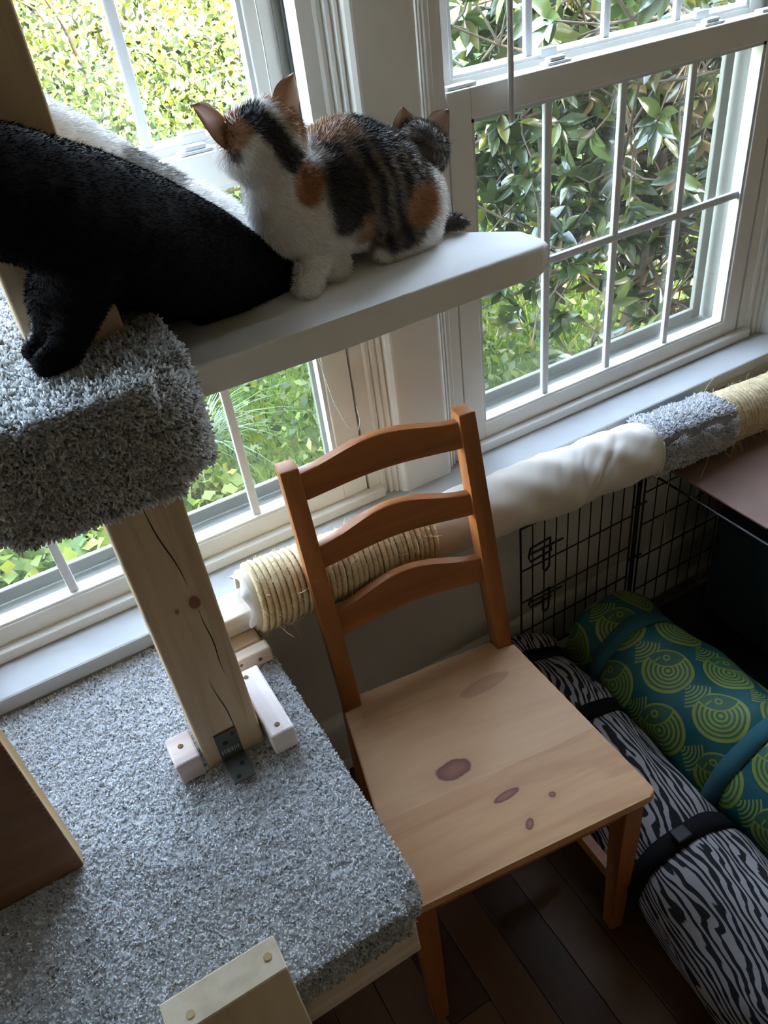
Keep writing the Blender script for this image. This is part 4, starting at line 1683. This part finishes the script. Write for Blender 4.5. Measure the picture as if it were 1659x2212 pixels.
def hash_noise(P, s, seed=0):
    """cheap smooth noise on points"""
    q = P * s
    return (np.sin(q[:, 0] * 1.7 + q[:, 1] * 1.1 + seed) + np.sin(q[:, 1] * 2.3 - q[:, 2] * 1.3 + seed * 2.1) + np.sin(q[:, 2] * 1.9 + q[:, 0] * .7 + seed * .7)) / 3


def blend(col, mask, c):
    m = np.clip(mask, 0, 1)[:, None]
    return col * (1 - m) + np.array(c) * m


def blob(P, c, r, soft=.25):
    d = np.linalg.norm((P - np.array(c)) / np.array(r), axis=1) + .18 * hash_noise(P, 90)
    return np.clip((1 - d) / soft + .5, 0, 1)


WHITE, BLACK, ORANGE, BROWN = (.74, .71, .68), (.012, .011, .012), (.36, .17, .065), (.15, .11, .075)


# black cat on the upper platform and shelf, facing left, head beyond the post
def black_col(P):
    c = np.tile(np.array((.0065, .006, .007)), (len(P), 1))
    c = blend(c, blob(P, (.285, -.40, 1.31), (.012, .022, .035)) * 1.0, (.45, .45, .47))
    br = np.clip(hash_noise(P, 70) * 1.4 - .3, 0, 1) * np.clip((P[:, 2] - 1.30) * 12, 0, 1) * np.clip((P[:, 0] - .33) * 8, 0, 1)  # brownish sheen of the upper back, painted into the coat
    c = blend(c, br * .35, (.075, .06, .055))
    for q, r_ in (((.43, -.335, 1.392), .030), ((.47, -.305, 1.350), .028), ((.505, -.285, 1.312), .024)):  # highlight streak painted along the back ridge
        c = blend(c, blob(P, q, (r_, r_, r_ * .7), .8) * .55 * np.clip(.5 + hash_noise(P, 110, 4), 0, 1), (.13, .105, .095))
    return c


build_cat('cat', 'black cat on the upper carpeted platform, nearest the viewer',
          [[(.240, -.515, 1.475, .043), (.288, -.490, 1.436, .049), (.323, -.468, 1.412, .051), (.363, -.425, 1.378, .058), (.414, -.365, 1.328, .066), (.477, -.305, 1.277, .063), (.533, -.278, 1.242, .046), (.578, -.268, 1.224, .030)],
           [(.395, -.32, 1.30, .05), (.44, -.28, 1.26, .05), (.45, -.24, 1.225, .032)],
           [(.362, -.432, 1.352, .036), (.338, -.437, 1.320, .026), (.320, -.441, 1.294, .0195), (.306, -.443, 1.276, .0155), (.288, -.446, 1.2735, .0135)],
           [(.345, -.452, 1.352, .034), (.315, -.425, 1.322, .022), (.305, -.416, 1.296, .0155), (.296, -.412, 1.279, .0125), (.283, -.414, 1.2755, .0112)],
           [(.520, -.285, 1.234, .038), (.500, -.290, 1.222, .026), (.470, -.300, 1.215, .015)],
           [(.585, -.262, 1.222, .016), (.64, -.245, 1.217, .013), (.70, -.215, 1.216, .011), (.74, -.18, 1.216, .008)],
           [(.240, -.515, 1.475, .040), (.215, -.535, 1.510, .040), (.200, -.545, 1.525, .042), (.178, -.558, 1.515, .024)]],
          [((.180, -.525, 1.592), (.178, -.548, 1.556), (.206, -.518, 1.562), (-.004, -.002, .004), BLACK), ((.236, -.572, 1.590), (.212, -.576, 1.556), (.234, -.548, 1.562), (.004, .004, .004), BLACK)],
          black_col, (.10, .07, .065), (.325, -.44, UZ),
          extra=[((.166, -.545, 1.530), .007, (.6, 1, 1), (.35, .33, .05)), ((.183, -.578, 1.530), .007, (1, .6, 1), (.35, .33, .05)), ((.158, -.571, 1.512), .004, (1, 1, .8), (.05, .03, .03))],
          nfur=60000, furlen=.0055, furdir=(.8, .35, -.45), mat='black_fur')


# white cat further back
def white_col(P):
    c = np.tile(np.array((.76, .75, .74)), (len(P), 1))
    c = blend(c, blob(P, (.50, -.17, 1.35), (.07, .05, .030)) * .8, (.11, .095, .08))
    c = blend(c, blob(P, (.29, -.16, 1.50), (.03, .03, .03)), (.10, .09, .08))
    return c


build_cat('cat', 'white cat with a dark patch, behind the wooden post',
          [[(.300, -.165, 1.47, .036), (.334, -.160, 1.442, .040), (.373, -.150, 1.403, .046), (.407, -.150, 1.370, .050), (.448, -.150, 1.330, .0505), (.498, -.150, 1.285, .053), (.545, -.155, 1.252, .050), (.575, -.16, 1.235, .036)],
           [(.345, -.165, 1.40, .030), (.338, -.170, 1.34, .020), (.335, -.174, 1.29, .015), (.322, -.18, 1.273, .0125)],
           [(.355, -.145, 1.39, .030), (.352, -.140, 1.34, .020), (.348, -.140, 1.29, .015), (.336, -.146, 1.273, .0125)],
           [(.53, -.14, 1.25, .040), (.50, -.12, 1.225, .024), (.47, -.115, 1.216, .015)],
           [(.58, -.155, 1.225, .014), (.63, -.13, 1.215, .012), (.66, -.10, 1.214, .009)],
           [(.300, -.165, 1.47, .034), (.282, -.165, 1.503, .040), (.258, -.160, 1.493, .022)]],
          [((.272, -.130, 1.562), (.262, -.145, 1.528), (.290, -.132, 1.528), (0, -.003, .004), (.5, .45, .42)), ((.275, -.205, 1.562), (.262, -.188, 1.528), (.292, -.198, 1.528), (0, .003, .004), (.5, .45, .42))],
          white_col, (.45, .27, .25), (.335, -.165, UZ),
          extra=[((.245, -.145, 1.510), .006, (.6, 1, 1), (.25, .3, .08)), ((.245, -.177, 1.510), .006, (.6, 1, 1), (.25, .3, .08)), ((.237, -.160, 1.494), .0035, (1, 1, .8), (.5, .25, .23))],
          nfur=36000, furlen=.011, furdir=(.8, 0, -.5))


# calico kitten in the middle of the shelf, looking out to the left
def calico_col(P):
    c = np.tile(np.array(WHITE), (len(P), 1))
    # saddle of dark bars over brown
    sad = np.maximum(blob(P, (.705, -.255, 1.318), (.068, .13, .062)), blob(P, (.735, -.30, 1.258), (.046, .07, .048)))
    sad = np.maximum(sad, blob(P, (.765, -.22, 1.31), (.055, .13, .045)))
    s = P[:, 0] + .22 * (P[:, 2] - 1.3) + .006 * hash_noise(P, 60, 3)
    bars = np.clip(.5 + 1.6 * np.sin(s * 2 * np.pi / .0235 + .6), 0, 1)
    c = blend(c, sad, BROWN)
    c = blend(c, sad * bars, BLACK)
    c = blend(c, blob(P, (.668, -.31, 1.298), (.030, .07, .045)) * .95, BLACK)
    c = blend(c, blob(P, (.690, -.25, 1.362), (.028, .05, .022)) * .85, (.27, .15, .075))
    c = blend(c, blob(P, (.738, -.26, 1.352), (.022, .08, .030)) * .9, BLACK)
    c = blend(c, blob(P, (.688, -.325, 1.250), (.014, .04, .024)) * .8, (.30, .16, .07))
    c = blend(c, blob(P, (.773, -.300, 1.262), (.026, .05, .024)), ORANGE)
    # shoulder
    c = blend(c, blob(P, (.622, -.312, 1.328), (.021, .030, .028)), ORANGE)
    # head
    c = blend(c, blob(P, (.548, -.318, 1.397), (.022, .030, .022)), (.33, .17, .08))
    c = blend(c, blob(P, (.612, -.305, 1.394), (.026, .035, .026)), (.36, .19, .075))
    for q in ((.574, -.325, 1.410), (.579, -.33, 1.398), (.585, -.335, 1.386), (.592, -.335, 1.374), (.599, -.33, 1.363), (.605, -.325, 1.355)):
        c = blend(c, blob(P, q, (.0135, .03, .0135)), BLACK)
    c = blend(c, blob(P, (.838, -.258, 1.214), (.036, .04, .03)), (.07, .055, .045))
    c = blend(c, blob(P, (.540, -.33, 1.372), (.010, .02, .013)) * .85, (.05, .035, .03))
    return c


build_cat('cat', 'calico kitten with white chest sitting in the middle of the padded shelf', 
          [[(.590, -.300, 1.374, .0415), (.576, -.298, 1.372, .0395)],
           [(.570, -.266, 1.362, .026), (.566, -.248, 1.356, .019)],
           [(.584, -.297, 1.345, .028), (.590, -.292, 1.312, .034), (.612, -.278, 1.285, .048), (.660, -.258, 1.288, .066), (.705, -.245, 1.290, .0775), (.738, -.238, 1.277, .0735), (.772, -.235, 1.250, .061), (.784, -.235, 1.236, .048)],
           [(.780, -.250, 1.250, .055), (.775, -.268, 1.232, .042), (.745, -.285, 1.222, .024), (.718, -.296, 1.216, .015)],
           [(.632, -.288, 1.262, .032), (.620, -.304, 1.240, .0215), (.606, -.316, 1.222, .0165), (.594, -.324, 1.215, .0145)],
           [(.645, -.262, 1.255, .034), (.650, -.280, 1.232, .0205), (.655, -.292, 1.217, .0150), (.645, -.302, 1.215, .0140)],
           [(.800, -.245, 1.225, .018), (.822, -.255, 1.216, .0125), (.842, -.266, 1.214, .011), (.852, -.278, 1.213, .007)]],
          [((.515, -.310, 1.424), (.547, -.296, 1.408), (.541, -.312, 1.377), (.004, .008, .004), (.36, .20, .13)),
           ((.638, -.290, 1.430), (.603, -.301, 1.408), (.628, -.293, 1.386), (-.002, -.009, .004), (.44, .26, .15))],
          calico_col, (.62, .38, .30), (.66, -.27, 1.202),
          extra=[((.556, -.254, 1.376), .0055, (1, .7, 1), (.18, .22, .06)), ((.588, -.254, 1.380), .0055, (1, .7, 1), (.18, .22, .06)), ((.566, -.230, 1.358), .003, (1, 1, .8), (.45, .2, .18))],
          nfur=60000, furlen=.0085, furdir=(.7, 0, -.55))


def tabby_col(P):
    c = np.tile(np.array((.115, .085, .062)), (len(P), 1))
    s = P[:, 0] * .6 + P[:, 2] + .004 * hash_noise(P, 80, 2)
    c = blend(c, np.clip(.2 + 1.3 * np.sin(s * 2 * np.pi / .017), 0, 1) * .85, (.02, .017, .015))
    return c


build_cat('cat', 'brown tabby kitten whose ears show behind the calico kitten, nearest the right window',
          [[(.832, -.203, 1.300, .0345), (.845, -.199, 1.294, .033)],
           [(.862, -.186, 1.276, .022), (.870, -.180, 1.272, .017)],
           [(.826, -.185, 1.272, .030), (.805, -.150, 1.252, .042), (.765, -.118, 1.252, .048), (.715, -.108, 1.250, .048), (.690, -.108, 1.240, .038)],
           [(.795, -.165, 1.245, .028), (.785, -.170, 1.225, .018), (.785, -.175, 1.215, .0135)],
           [(.790, -.115, 1.240, .028), (.782, -.105, 1.222, .017), (.780, -.10, 1.215, .0135)],
           [(.70, -.12, 1.230, .034), (.72, -.14, 1.217, .016)]],
          [((.824, -.190, 1.350), (.802, -.200, 1.322), (.836, -.194, 1.322), (.002, .006, .002), (.24, .16, .11)),
           ((.900, -.182, 1.330), (.846, -.202, 1.320), (.878, -.186, 1.276), (-.004, .010, .004), (.20, .145, .10))],
          tabby_col, (.50, .33, .26), (.76, -.13, 1.202),
          extra=[((.868, -.178, 1.290), .0045, (1, .7, 1), (.18, .2, .05)), ((.858, -.165, 1.296), .0045, (1, .7, 1), (.18, .2, .05)), ((.884, -.172, 1.272), .003, (1, 1, .8), (.3, .13, .1))],
          nfur=26000, furlen=.008, furdir=(-.7, .3, -.3))

# ------------------------------------------------------------------ outdoors
gx = np.linspace(-14, 22, 73)
gy = np.concatenate([np.linspace(.12, 6, 40), np.linspace(6.6, 45, 40)])
GX, GY = np.meshgrid(gx, gy, indexing='ij')


def gz(x, y):
    return GROUND + .05 * np.sin(x * 1.3) * np.cos(y * .9) - .015 * np.clip(y - 2, 0, 8) + .02 * np.clip(y - 12, 0, 40)


Vg = np.stack([GX, GY, gz(GX, GY)], -1).reshape(-1, 3)
nyy = len(gy)
i = np.arange(len(gx) - 1)[:, None] * nyy
j = np.arange(nyy - 1)[None, :]
Fg = np.stack([i + j, i + nyy + j, i + nyy + j + 1, i + j + 1], -1).reshape(-1, 4)
g = np_mesh('lawn', Vg, Fg, MAT['ground'], None, smooth=True)
tag(g, 'green lawn outside the windows', kind='structure')

GREENS = np.array([[.062, .115, .010], [.10, .155, .014], [.135, .185, .020], [.040, .075, .011], [.165, .20, .030]])


def cam_px(P):
    d = P - np.array(CAM)
    z = d @ np.array(CF)
    return 829.5 + FPX * (d @ np.array(CR)) / z, 1106 + FPX * (d @ np.array(CDN)) / z, z


# grass blades on the lawn
n = 60000
gxr = RNG.uniform(-3.5, 5.5, n)
gyr = RNG.uniform(.35, 7.5, n)
P = np.stack([gxr, gyr, gz(gxr, gyr)], 1)
V, F, C3 = blades(P, np.tile([0, 0, 1.0], (n, 1)), .11, .010, .45, GREENS[RNG.choice(5, n)] * RNG.uniform(.7, 1.25, (n, 1)), RNG, 1.2)
o = np_mesh('grass', V, F, MAT['grass'], None, C3)
tag(o, 'green grass blades of the lawn', 'grass', kind='stuff')


def leaf_arrays(P, size, rng, cols, elong=1.6, up=.35, ns=None):
    """folded diamond leaves"""
    n = len(P)
    d = rng.normal(size=(n, 3))
    d[:, 2] -= up * .5
    d /= np.linalg.norm(d, axis=1)[:, None]
    nn = rng.normal(size=(n, 3)) + np.array([0, 0, up * 2])
    if ns is not None:
        nn = nn + ns
    s = np.cross(d, nn)
    s /= np.linalg.norm(s, axis=1)[:, None] + 1e-9
    nrm = np.cross(s, d)
    L = size * rng.uniform(.6, 1.3, n)[:, None]
    a = P
    m = P + d * L * .45
    w = L / elong * .5
    b = m + s * w + nrm * L * .06
    c = m - s * w + nrm * L * .06
    t = P + d * L - nrm * L * .05
    V = np.stack([a, b, t, c, m], 1).reshape(-1, 3)
    q = np.arange(n)[:, None, None] * 5
    F = (q + np.array([[0, 1, 4], [1, 2, 4], [2, 3, 4], [3, 0, 4]])[None]).reshape(-1, 3)
    return V, F, np.repeat(cols, 5, 0)


# low leafy undergrowth near the left window
ug = RNG.uniform(size=(6500, 3))
px_ = -1.6 + ug[:, 0] * 2.6
py_ = .55 + ug[:, 1] * 1.9
hgt = .38 * np.clip(1.25 - np.abs(px_ + .35) / 1.5, .1, 1) * (.5 + .5 * np.sin(px_ * 5 + py_ * 4)) + .12
P = np.stack([px_, py_, gz(px_, py_) + ug[:, 2] * hgt], 1)
V, F, C3 = leaf_arrays(P, .075, RNG, GREENS[RNG.choice(5, len(P))] * RNG.uniform(.7, 1.2, (len(P), 1)), 1.25, .8)
tag(np_mesh('undergrowth', V, F, MAT['leaf_stuff'], None, C3), 'leafy weeds growing below the left window', 'undergrowth', kind='stuff')
# and below the magnolia
ug = RNG.uniform(size=(9000, 3))
px_ = 1.1 + ug[:, 0] * 4.8
py_ = .5 + ug[:, 1] * 3.6
P = np.stack([px_, py_, gz(px_, py_) + ug[:, 2] * .30], 1)
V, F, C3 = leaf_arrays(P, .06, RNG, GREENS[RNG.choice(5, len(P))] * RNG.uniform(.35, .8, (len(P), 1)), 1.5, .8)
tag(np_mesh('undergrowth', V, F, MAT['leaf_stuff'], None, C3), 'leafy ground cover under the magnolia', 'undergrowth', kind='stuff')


# arching ornamental grass clumps
def arch_clump(loc, n, L, col, label, rng, spread=1.0):
    T = empty('ornamental_grass', loc)
    tag(T, label, 'plant')
    Vs, Fs, Cs, off = [], [], [], 0
    for k in range(n):
        az = rng.uniform(0, 2 * np.pi)
        el = rng.uniform(.25, 1.0) * spread
        t = np.linspace(0, 1, 7)
        l = L * rng.uniform(.6, 1.2)
        h = np.array([math.cos(az), math.sin(az)])
        r0 = rng.uniform(0, .05)
        out = r0 + l * el * t * (.35 + .65 * t)
        z = l * (t * 1.25 - t ** 2 * (.55 + .35 * el))
        p = np.stack([h[0] * out, h[1] * out, z], 1)
        s = np.array([-h[1], h[0], 0]) * .0065
        wv = (1 - t * .93)[:, None]
        V = np.concatenate([p - s * wv, p + s * wv])
        F = [(i, i + 1, 8 + i, 7 + i) for i in range(6)]
        Vs.append(V)
        Fs.append(np.array(F) + off)
        Cs.append(np.tile(np.array(col) * rng.uniform(.75, 1.25), (14, 1)))
        off += 14
    o = np_mesh('blades', np.concatenate(Vs), np.concatenate(Fs), MAT['grass'], T, np.concatenate(Cs))
    tag(o, kind='stuff')


arch_clump((.95, 2.55, float(gz(np.array(.95), np.array(2.55)))), 170, .62, (.15, .195, .125), 'pale arching ornamental grass clump on the lawn', np.random.default_rng(5))
arch_clump((2.75, 3.3, float(gz(np.array(2.75), np.array(3.3)))), 260, .80, (.095, .175, .05), 'bushy green grass clump beside the magnolia', np.random.default_rng(6), .7)
arch_clump((2.25, 2.6, float(gz(np.array(2.25), np.array(2.6)))), 200, .60, (.085, .16, .042), 'shorter green grass clump in front of the bushy one', np.random.default_rng(8), .7)


# trees and shrubs of the woodland edge
def woodland_tree(name, loc, h, crown, nleaf, leaf, cols, label, seed, elong=1.7, trunk_r=.05):
    rngl = np.random.default_rng(seed)
    z0 = float(gz(np.array(loc[0]), np.array(loc[1])))
    T = empty(name, (loc[0], loc[1], z0))
    tag(T, label, 'tree' if h > 2.2 else 'shrub', 'trees and shrubs at the far edge of the lawn')
    tops = []
    t = np.linspace(0, 1, 8)[:, None]
    lean = rngl.normal(0, .12, 3)
    lean[2] = 0
    path = np.array([0, 0, -.05]) + np.array([0, 0, h * .85]) * t + lean * h * t ** 2
    tube('trunk', path, np.linspace(trunk_r, trunk_r * .3, 8), MAT['bark'], T, 7)
    lst = []
    for k in range(9):
        s0 = path[2 + k % 5]
        d = rngl.normal(size=3)
        d[2] = abs(d[2]) * .6
        d /= np.linalg.norm(d)
        e = s0 + d * np.array(crown) * .85
        m = (s0 + e) / 2 + rngl.normal(0, .06, 3) * h * .3
        lst.append(tube_arrays(np.array([s0, m, e]), np.array([trunk_r * .4, trunk_r * .25, trunk_r * .1]), 5))
    V, F = join_arrays(lst)
    np_mesh('branches', V, F, MAT['bark'], T, smooth=True)
    ncl = max(20, nleaf // 55)
    c0 = rngl.normal(size=(ncl, 3))
    c0 /= np.linalg.norm(c0, axis=1)[:, None]
    c0 *= rngl.uniform(.35, 1.0, (ncl, 1)) ** .6
    c0 = c0 * np.array(crown) + np.array([lean[0] * h * .5, lean[1] * h * .5, h * .55])
    idx = rngl.integers(0, ncl, nleaf)
    P_ = c0[idx] + rngl.normal(size=(nleaf, 3)) * np.array(crown) * .14
    P_[:, 2] = np.maximum(P_[:, 2], .03)
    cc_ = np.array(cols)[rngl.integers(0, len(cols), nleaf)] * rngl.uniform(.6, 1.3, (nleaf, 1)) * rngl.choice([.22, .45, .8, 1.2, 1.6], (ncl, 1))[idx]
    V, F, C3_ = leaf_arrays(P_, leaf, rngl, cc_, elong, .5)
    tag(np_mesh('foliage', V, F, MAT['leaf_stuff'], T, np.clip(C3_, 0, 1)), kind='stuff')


YG = [(.075, .10, .010), (.125, .14, .014), (.04, .065, .009), (.22, .22, .035), (.02, .035, .008)]
MG = [(.075, .125, .022), (.11, .17, .028), (.05, .09, .018), (.14, .19, .035)]
DG = [(.04, .07, .018), (.055, .095, .024), (.028, .055, .014), (.075, .11, .028)]
specs = [
    ('woodland_shrub', (4.6, 3.5), 2.2, (1.3, .8, 1.2), 3600, .10, DG, 'dark green shrub right behind the magnolia', 41, 2.2),
    ('woodland_shrub', (6.4, 3.6), 2.2, (1.4, .9, 1.3), 3600, .11, DG, 'dark green shrub at the far right behind the magnolia', 42, 2.2),
    ('woodland_tree', (.2, 6.6), 3.4, (1.3, .9, 1.6), 8000, .07, YG, 'sunlit yellow-green tree behind the wooden post', 21),
    ('woodland_tree', (1.9, 6.9), 3.8, (1.4, 1.0, 1.8), 9000, .07, YG, 'sunlit leafy tree right of the left window grille', 22),
    ('woodland_shrub', (1.1, 5.6), 1.7, (1.1, .8, .9), 6000, .065, MG, 'green shrub low in front of the sunlit trees', 23),
    ('woodland_shrub', (2.9, 6.2), 1.9, (1.2, .8, 1.0), 6000, .07, YG, 'yellow-green shrub beside the mullion', 24),
    ('woodland_tree', (4.4, 9.0), 4.2, (1.8, 1.2, 2.0), 6000, .09, YG, 'sunlit tree far behind the magnolia', 25),
    ('woodland_tree', (-1.4, 7.6), 4.0, (1.6, 1.2, 1.9), 6000, .09, MG, 'green tree at the left edge of the lawn', 26),
    ('woodland_tree', (7.6, 8.6), 4.6, (2.2, 1.4, 2.2), 3600, .13, YG, 'broad sunlit tree right of the far tree', 27),
    ('woodland_tree', (11.0, 7.0), 4.8, (2.4, 1.6, 2.4), 3200, .14, MG, 'dark green tree at the far right of the lawn', 28),
    ('woodland_tree', (2.6, 11.5), 5.2, (2.8, 1.6, 2.4), 6500, .10, YG, 'tallest pale tree at the back of the woodland', 29),
    ('woodland_tree', (-.6, 11.0), 5.0, (2.4, 1.6, 2.3), 6000, .10, YG, 'pale tree at the back left of the woodland', 30),
]
for s in specs:
    woodland_tree(*s)

# bare twigs in the sun near the left window's upper sash
tw = empty('bare_bush', (.95, 5.35, float(gz(np.array(.95), np.array(5.35)))))
tag(tw, 'bare pale twigs of a bush in sunlight beside the wooden post', 'shrub')
rl = np.random.default_rng(9)
for k in range(9):
    az = rl.uniform(0, 6.28)
    p = np.array([rl.normal(0, .06), rl.normal(0, .06), 0.0])
    pts = [p]
    d = np.array([math.cos(az) * .25, math.sin(az) * .25, 1.0])
    for q in range(9):
        d = d + rl.normal(0, .25, 3)
        d[2] = abs(d[2]) + .2
        d /= np.linalg.norm(d)
        pts.append(pts[-1] + d * .21)
    lst = [tube_arrays(np.array(pts), np.linspace(.013, .003, 10), 5)]
    for q in range(3, 9):
        d2 = rl.normal(size=3)
        d2[2] *= .4
        d2 /= np.linalg.norm(d2)
        e = pts[q] + d2 * rl.uniform(.15, .4)
        lst.append(tube_arrays(np.array([pts[q], (pts[q] + e) / 2 + rl.normal(0, .02, 3), e]), np.array([.006, .0045, .002]), 4))
    V, F = join_arrays(lst)
    np_mesh('twig', V, F, paint('pale_bark', (.62, .57, .44), .8, .1) if k == 0 else bpy.data.materials['pale_bark'], tw, smooth=True)

# far neighbouring house front, brick with pale corner
hb = empty('brick_house', (9.6, 14.5, float(gz(np.array(9.6), np.array(14.5)))))
tag(hb, 'neighbouring brick house wall in sunlight beyond the shrubs', 'house')
box('wall', paint('far_brick', (.42, .20, .15), .8, .12, .2, 3), hb, -2.6, 2.6, 0, .3, -.3, 2.7)
box('corner_board', MAT['vinyl'], hb, -2.75, -2.6, -.04, .3, -.3, 2.7)
box('window_frame', MAT['vinyl'], hb, -1.4, -.3, -.05, .0, .8, 2.1)
box('window_frame', MAT['vinyl'], hb, .5, 1.6, -.05, .0, .8, 2.1)
box('roof', paint('far_roof', (.16, .14, .13), .8, .1), hb, -3.0, 3.0, -.5, .8, 2.7, 2.95)

# ------------------------------------------------------------------ magnolia
MC = np.array([3.05, 1.6, float(gz(np.array(3.05), np.array(1.6)))])
MG_ = empty('magnolia_tree', MC)
tag(MG_, 'magnolia tree with large glossy leaves close outside the right window', 'tree')


def magnolia_leaf_mesh(seed, droop):
    b = bmesh.new()
    n = 6
    rows = []
    for i_ in range(n + 1):
        t = i_ / n
        w = .030 * (math.sin(math.pi * min(1, t ** .85)) ** .8) if 0 < t < 1 else .0006
        z = -droop * t ** 2 * .04
        rows.append([b.verts.new((t * .15, -w, z + .35 * w)), b.verts.new((t * .15, 0, z)), b.verts.new((t * .15, w, z + .35 * w))])
    for r0, r1 in zip(rows, rows[1:]):
        b.faces.new((r0[0], r1[0], r1[1], r0[1]))
        b.faces.new((r0[1], r1[1], r1[2], r0[2]))
    me = bpy.data.meshes.new('leaf')
    b.to_mesh(me)
    b.free()
    for p in me.polygons:
        p.use_smooth = True
    me.materials.append(MAT['magnolia'])
    return me


leaf_meshes = [magnolia_leaf_mesh(k, d) for k, d in enumerate((.2, .7, 1.2))]
rl = np.random.default_rng(31)
# limbs
trunk_path = np.array([[0, 0, -.05], [-.05, -.02, .4], [.02, -.1, .9], [.1, -.05, 1.5], [.15, 0, 2.2], [.2, .05, 3.0]])
tube('trunk', trunk_path, np.array([.036, .032, .028, .024, .018, .010]), MAT['bark'], MG_, 9)
tips = []
for k in range(104):
    t0 = rl.uniform(.55, 2.05)
    s0 = np.array([np.interp(t0, trunk_path[:, 2], trunk_path[:, c_]) for c_ in range(3)])
    az = rl.uniform(0, 2 * np.pi)
    L = rl.uniform(.7, 1.55)
    d = np.array([math.cos(az), math.sin(az) * .8, rl.uniform(-.05, .55)])
    pts = [s0]
    for q in range(6):
        d = d + rl.normal(0, .16, 3)
        d /= np.linalg.norm(d)
        pts.append(pts[-1] + d * L / 6)
    pts = np.array(pts)
    pts[:, 1] = np.maximum(pts[:, 1], .28 - MC[1])
    tube('branch', pts, np.linspace(.012, .0035, 7), MAT['bark'], MG_, 6)
    for q in range(2, 7):
        for r_ in range(3):
            e = pts[q] + rl.normal(0, .17, 3)
            e[1] = max(e[1], .32 - MC[1])
            low_out = e[2] + MC[2] < .40 and rl.random() < .25
            if (e[0] + MC[0] > 2.30 or e[2] + MC[2] > 1.0) and not low_out:
                tips.append((e, pts[q]))
twl = [tube_arrays(np.array([b_, (a_ + b_) / 2 + rl.normal(0, .02, 3), a_]), np.array([.005, .004, .0025]), 5) for a_, b_ in tips]
V, F = join_arrays(twl)
tag(np_mesh('twigs', V, F, MAT['bark'], MG_, smooth=True), kind='stuff')
LV = []
for tip, root in tips:
    ax_ = tip - root
    ax_ /= np.linalg.norm(ax_) + 1e-9
    nl_ = rl.integers(7, 12)
    a0 = rl.uniform(0, 6.28)
    s1 = np.cross(ax_, [0.3, .2, 1])
    s1 /= np.linalg.norm(s1)
    s2 = np.cross(ax_, s1)
    for q in range(nl_):
        an = a0 + q * 2.4
        d = (math.cos(an) * s1 + math.sin(an) * s2) * rl.uniform(.7, 1.1) + ax_ * rl.uniform(.2, 1.0) + np.array([0, 0, -.15])
        d /= np.linalg.norm(d)
        sc = rl.uniform(.52, .88)
        upv = ax_ + np.array([0, 0, .6]) + rl.normal(0, .25, 3)
        y_ = np.cross(upv, d)
        y_ /= np.linalg.norm(y_) + 1e-9
        z_ = np.cross(d, y_)
        p0 = tip - ax_ * rl.uniform(0, .05)
        LV.append((p0, d, y_, z_, sc, q % 3))
# which leaves show largest through the right window
sc_ = []
for k, (p0, d, y_, z_, s_, v_) in enumerate(LV):
    w_ = MC + p0 + d * .07
    u, v, dep = cam_px(w_[None])
    tt = (0 - CAM.y) / (w_[1] - CAM.y)
    xw = CAM.x + (w_[0] - CAM.x) * tt
    zw = CAM.z + (w_[2] - CAM.z) * tt
    vis = 1.06 < xw < 1.75 and .66 < zw < 1.6 and -40 < v[0] < 1200 and u[0] < 1700
    sc_.append((s_ / dep[0]) if vis else 0)
order = np.argsort(sc_)[::-1]
solo = set(order[:300].tolist())
allV, allF, allC, off = [], [], [], 0
TPL = []
for me in leaf_meshes:
    co = np.array([v.co[:] for v in me.vertices])
    fa = np.array([p.vertices[:] for p in me.polygons])
    TPL.append((co, fa))
PAL = np.array([[.020, .033, .012], [.030, .047, .016], [.042, .062, .020], [.060, .084, .026], [.12, .13, .02], [.09, .064, .027]])
for k, (p0, d, y_, z_, s_, v_) in enumerate(LV):
    if k in solo:
        o = bpy.data.objects.new('leaf', leaf_meshes[v_])
        R3 = Matrix(((d[0], y_[0], z_[0]), (d[1], y_[1], z_[1]), (d[2], y_[2], z_[2])))
        o.matrix_local = Matrix.Translation(Vector(p0)) @ R3.to_4x4() @ Matrix.Scale(s_, 4)
        COL.objects.link(o)
        o.parent = MG_
    else:
        co, fa = TPL[v_]
        W_ = p0 + s_ * (co[:, :1] * d + co[:, 1:2] * y_ + co[:, 2:3] * z_)
        allV.append(W_)
        allF.append(fa + off)
        off += len(co)
        allC.append(np.tile(PAL[rl.choice(6, p=[.25, .3, .22, .13, .06, .04])] * rl.uniform(.8, 1.2), (len(co), 1)))
mfol = vcol_mat('magnolia_leaf_mass', .2, .75, transl=.2)
tag(np_mesh('foliage', np.concatenate(allV), np.concatenate(allF), mfol, MG_, np.concatenate(allC), smooth=True), kind='stuff')
print('magnolia leaves', len(LV), 'tris', sum(len(m.polygons) for m in bpy.data.meshes))
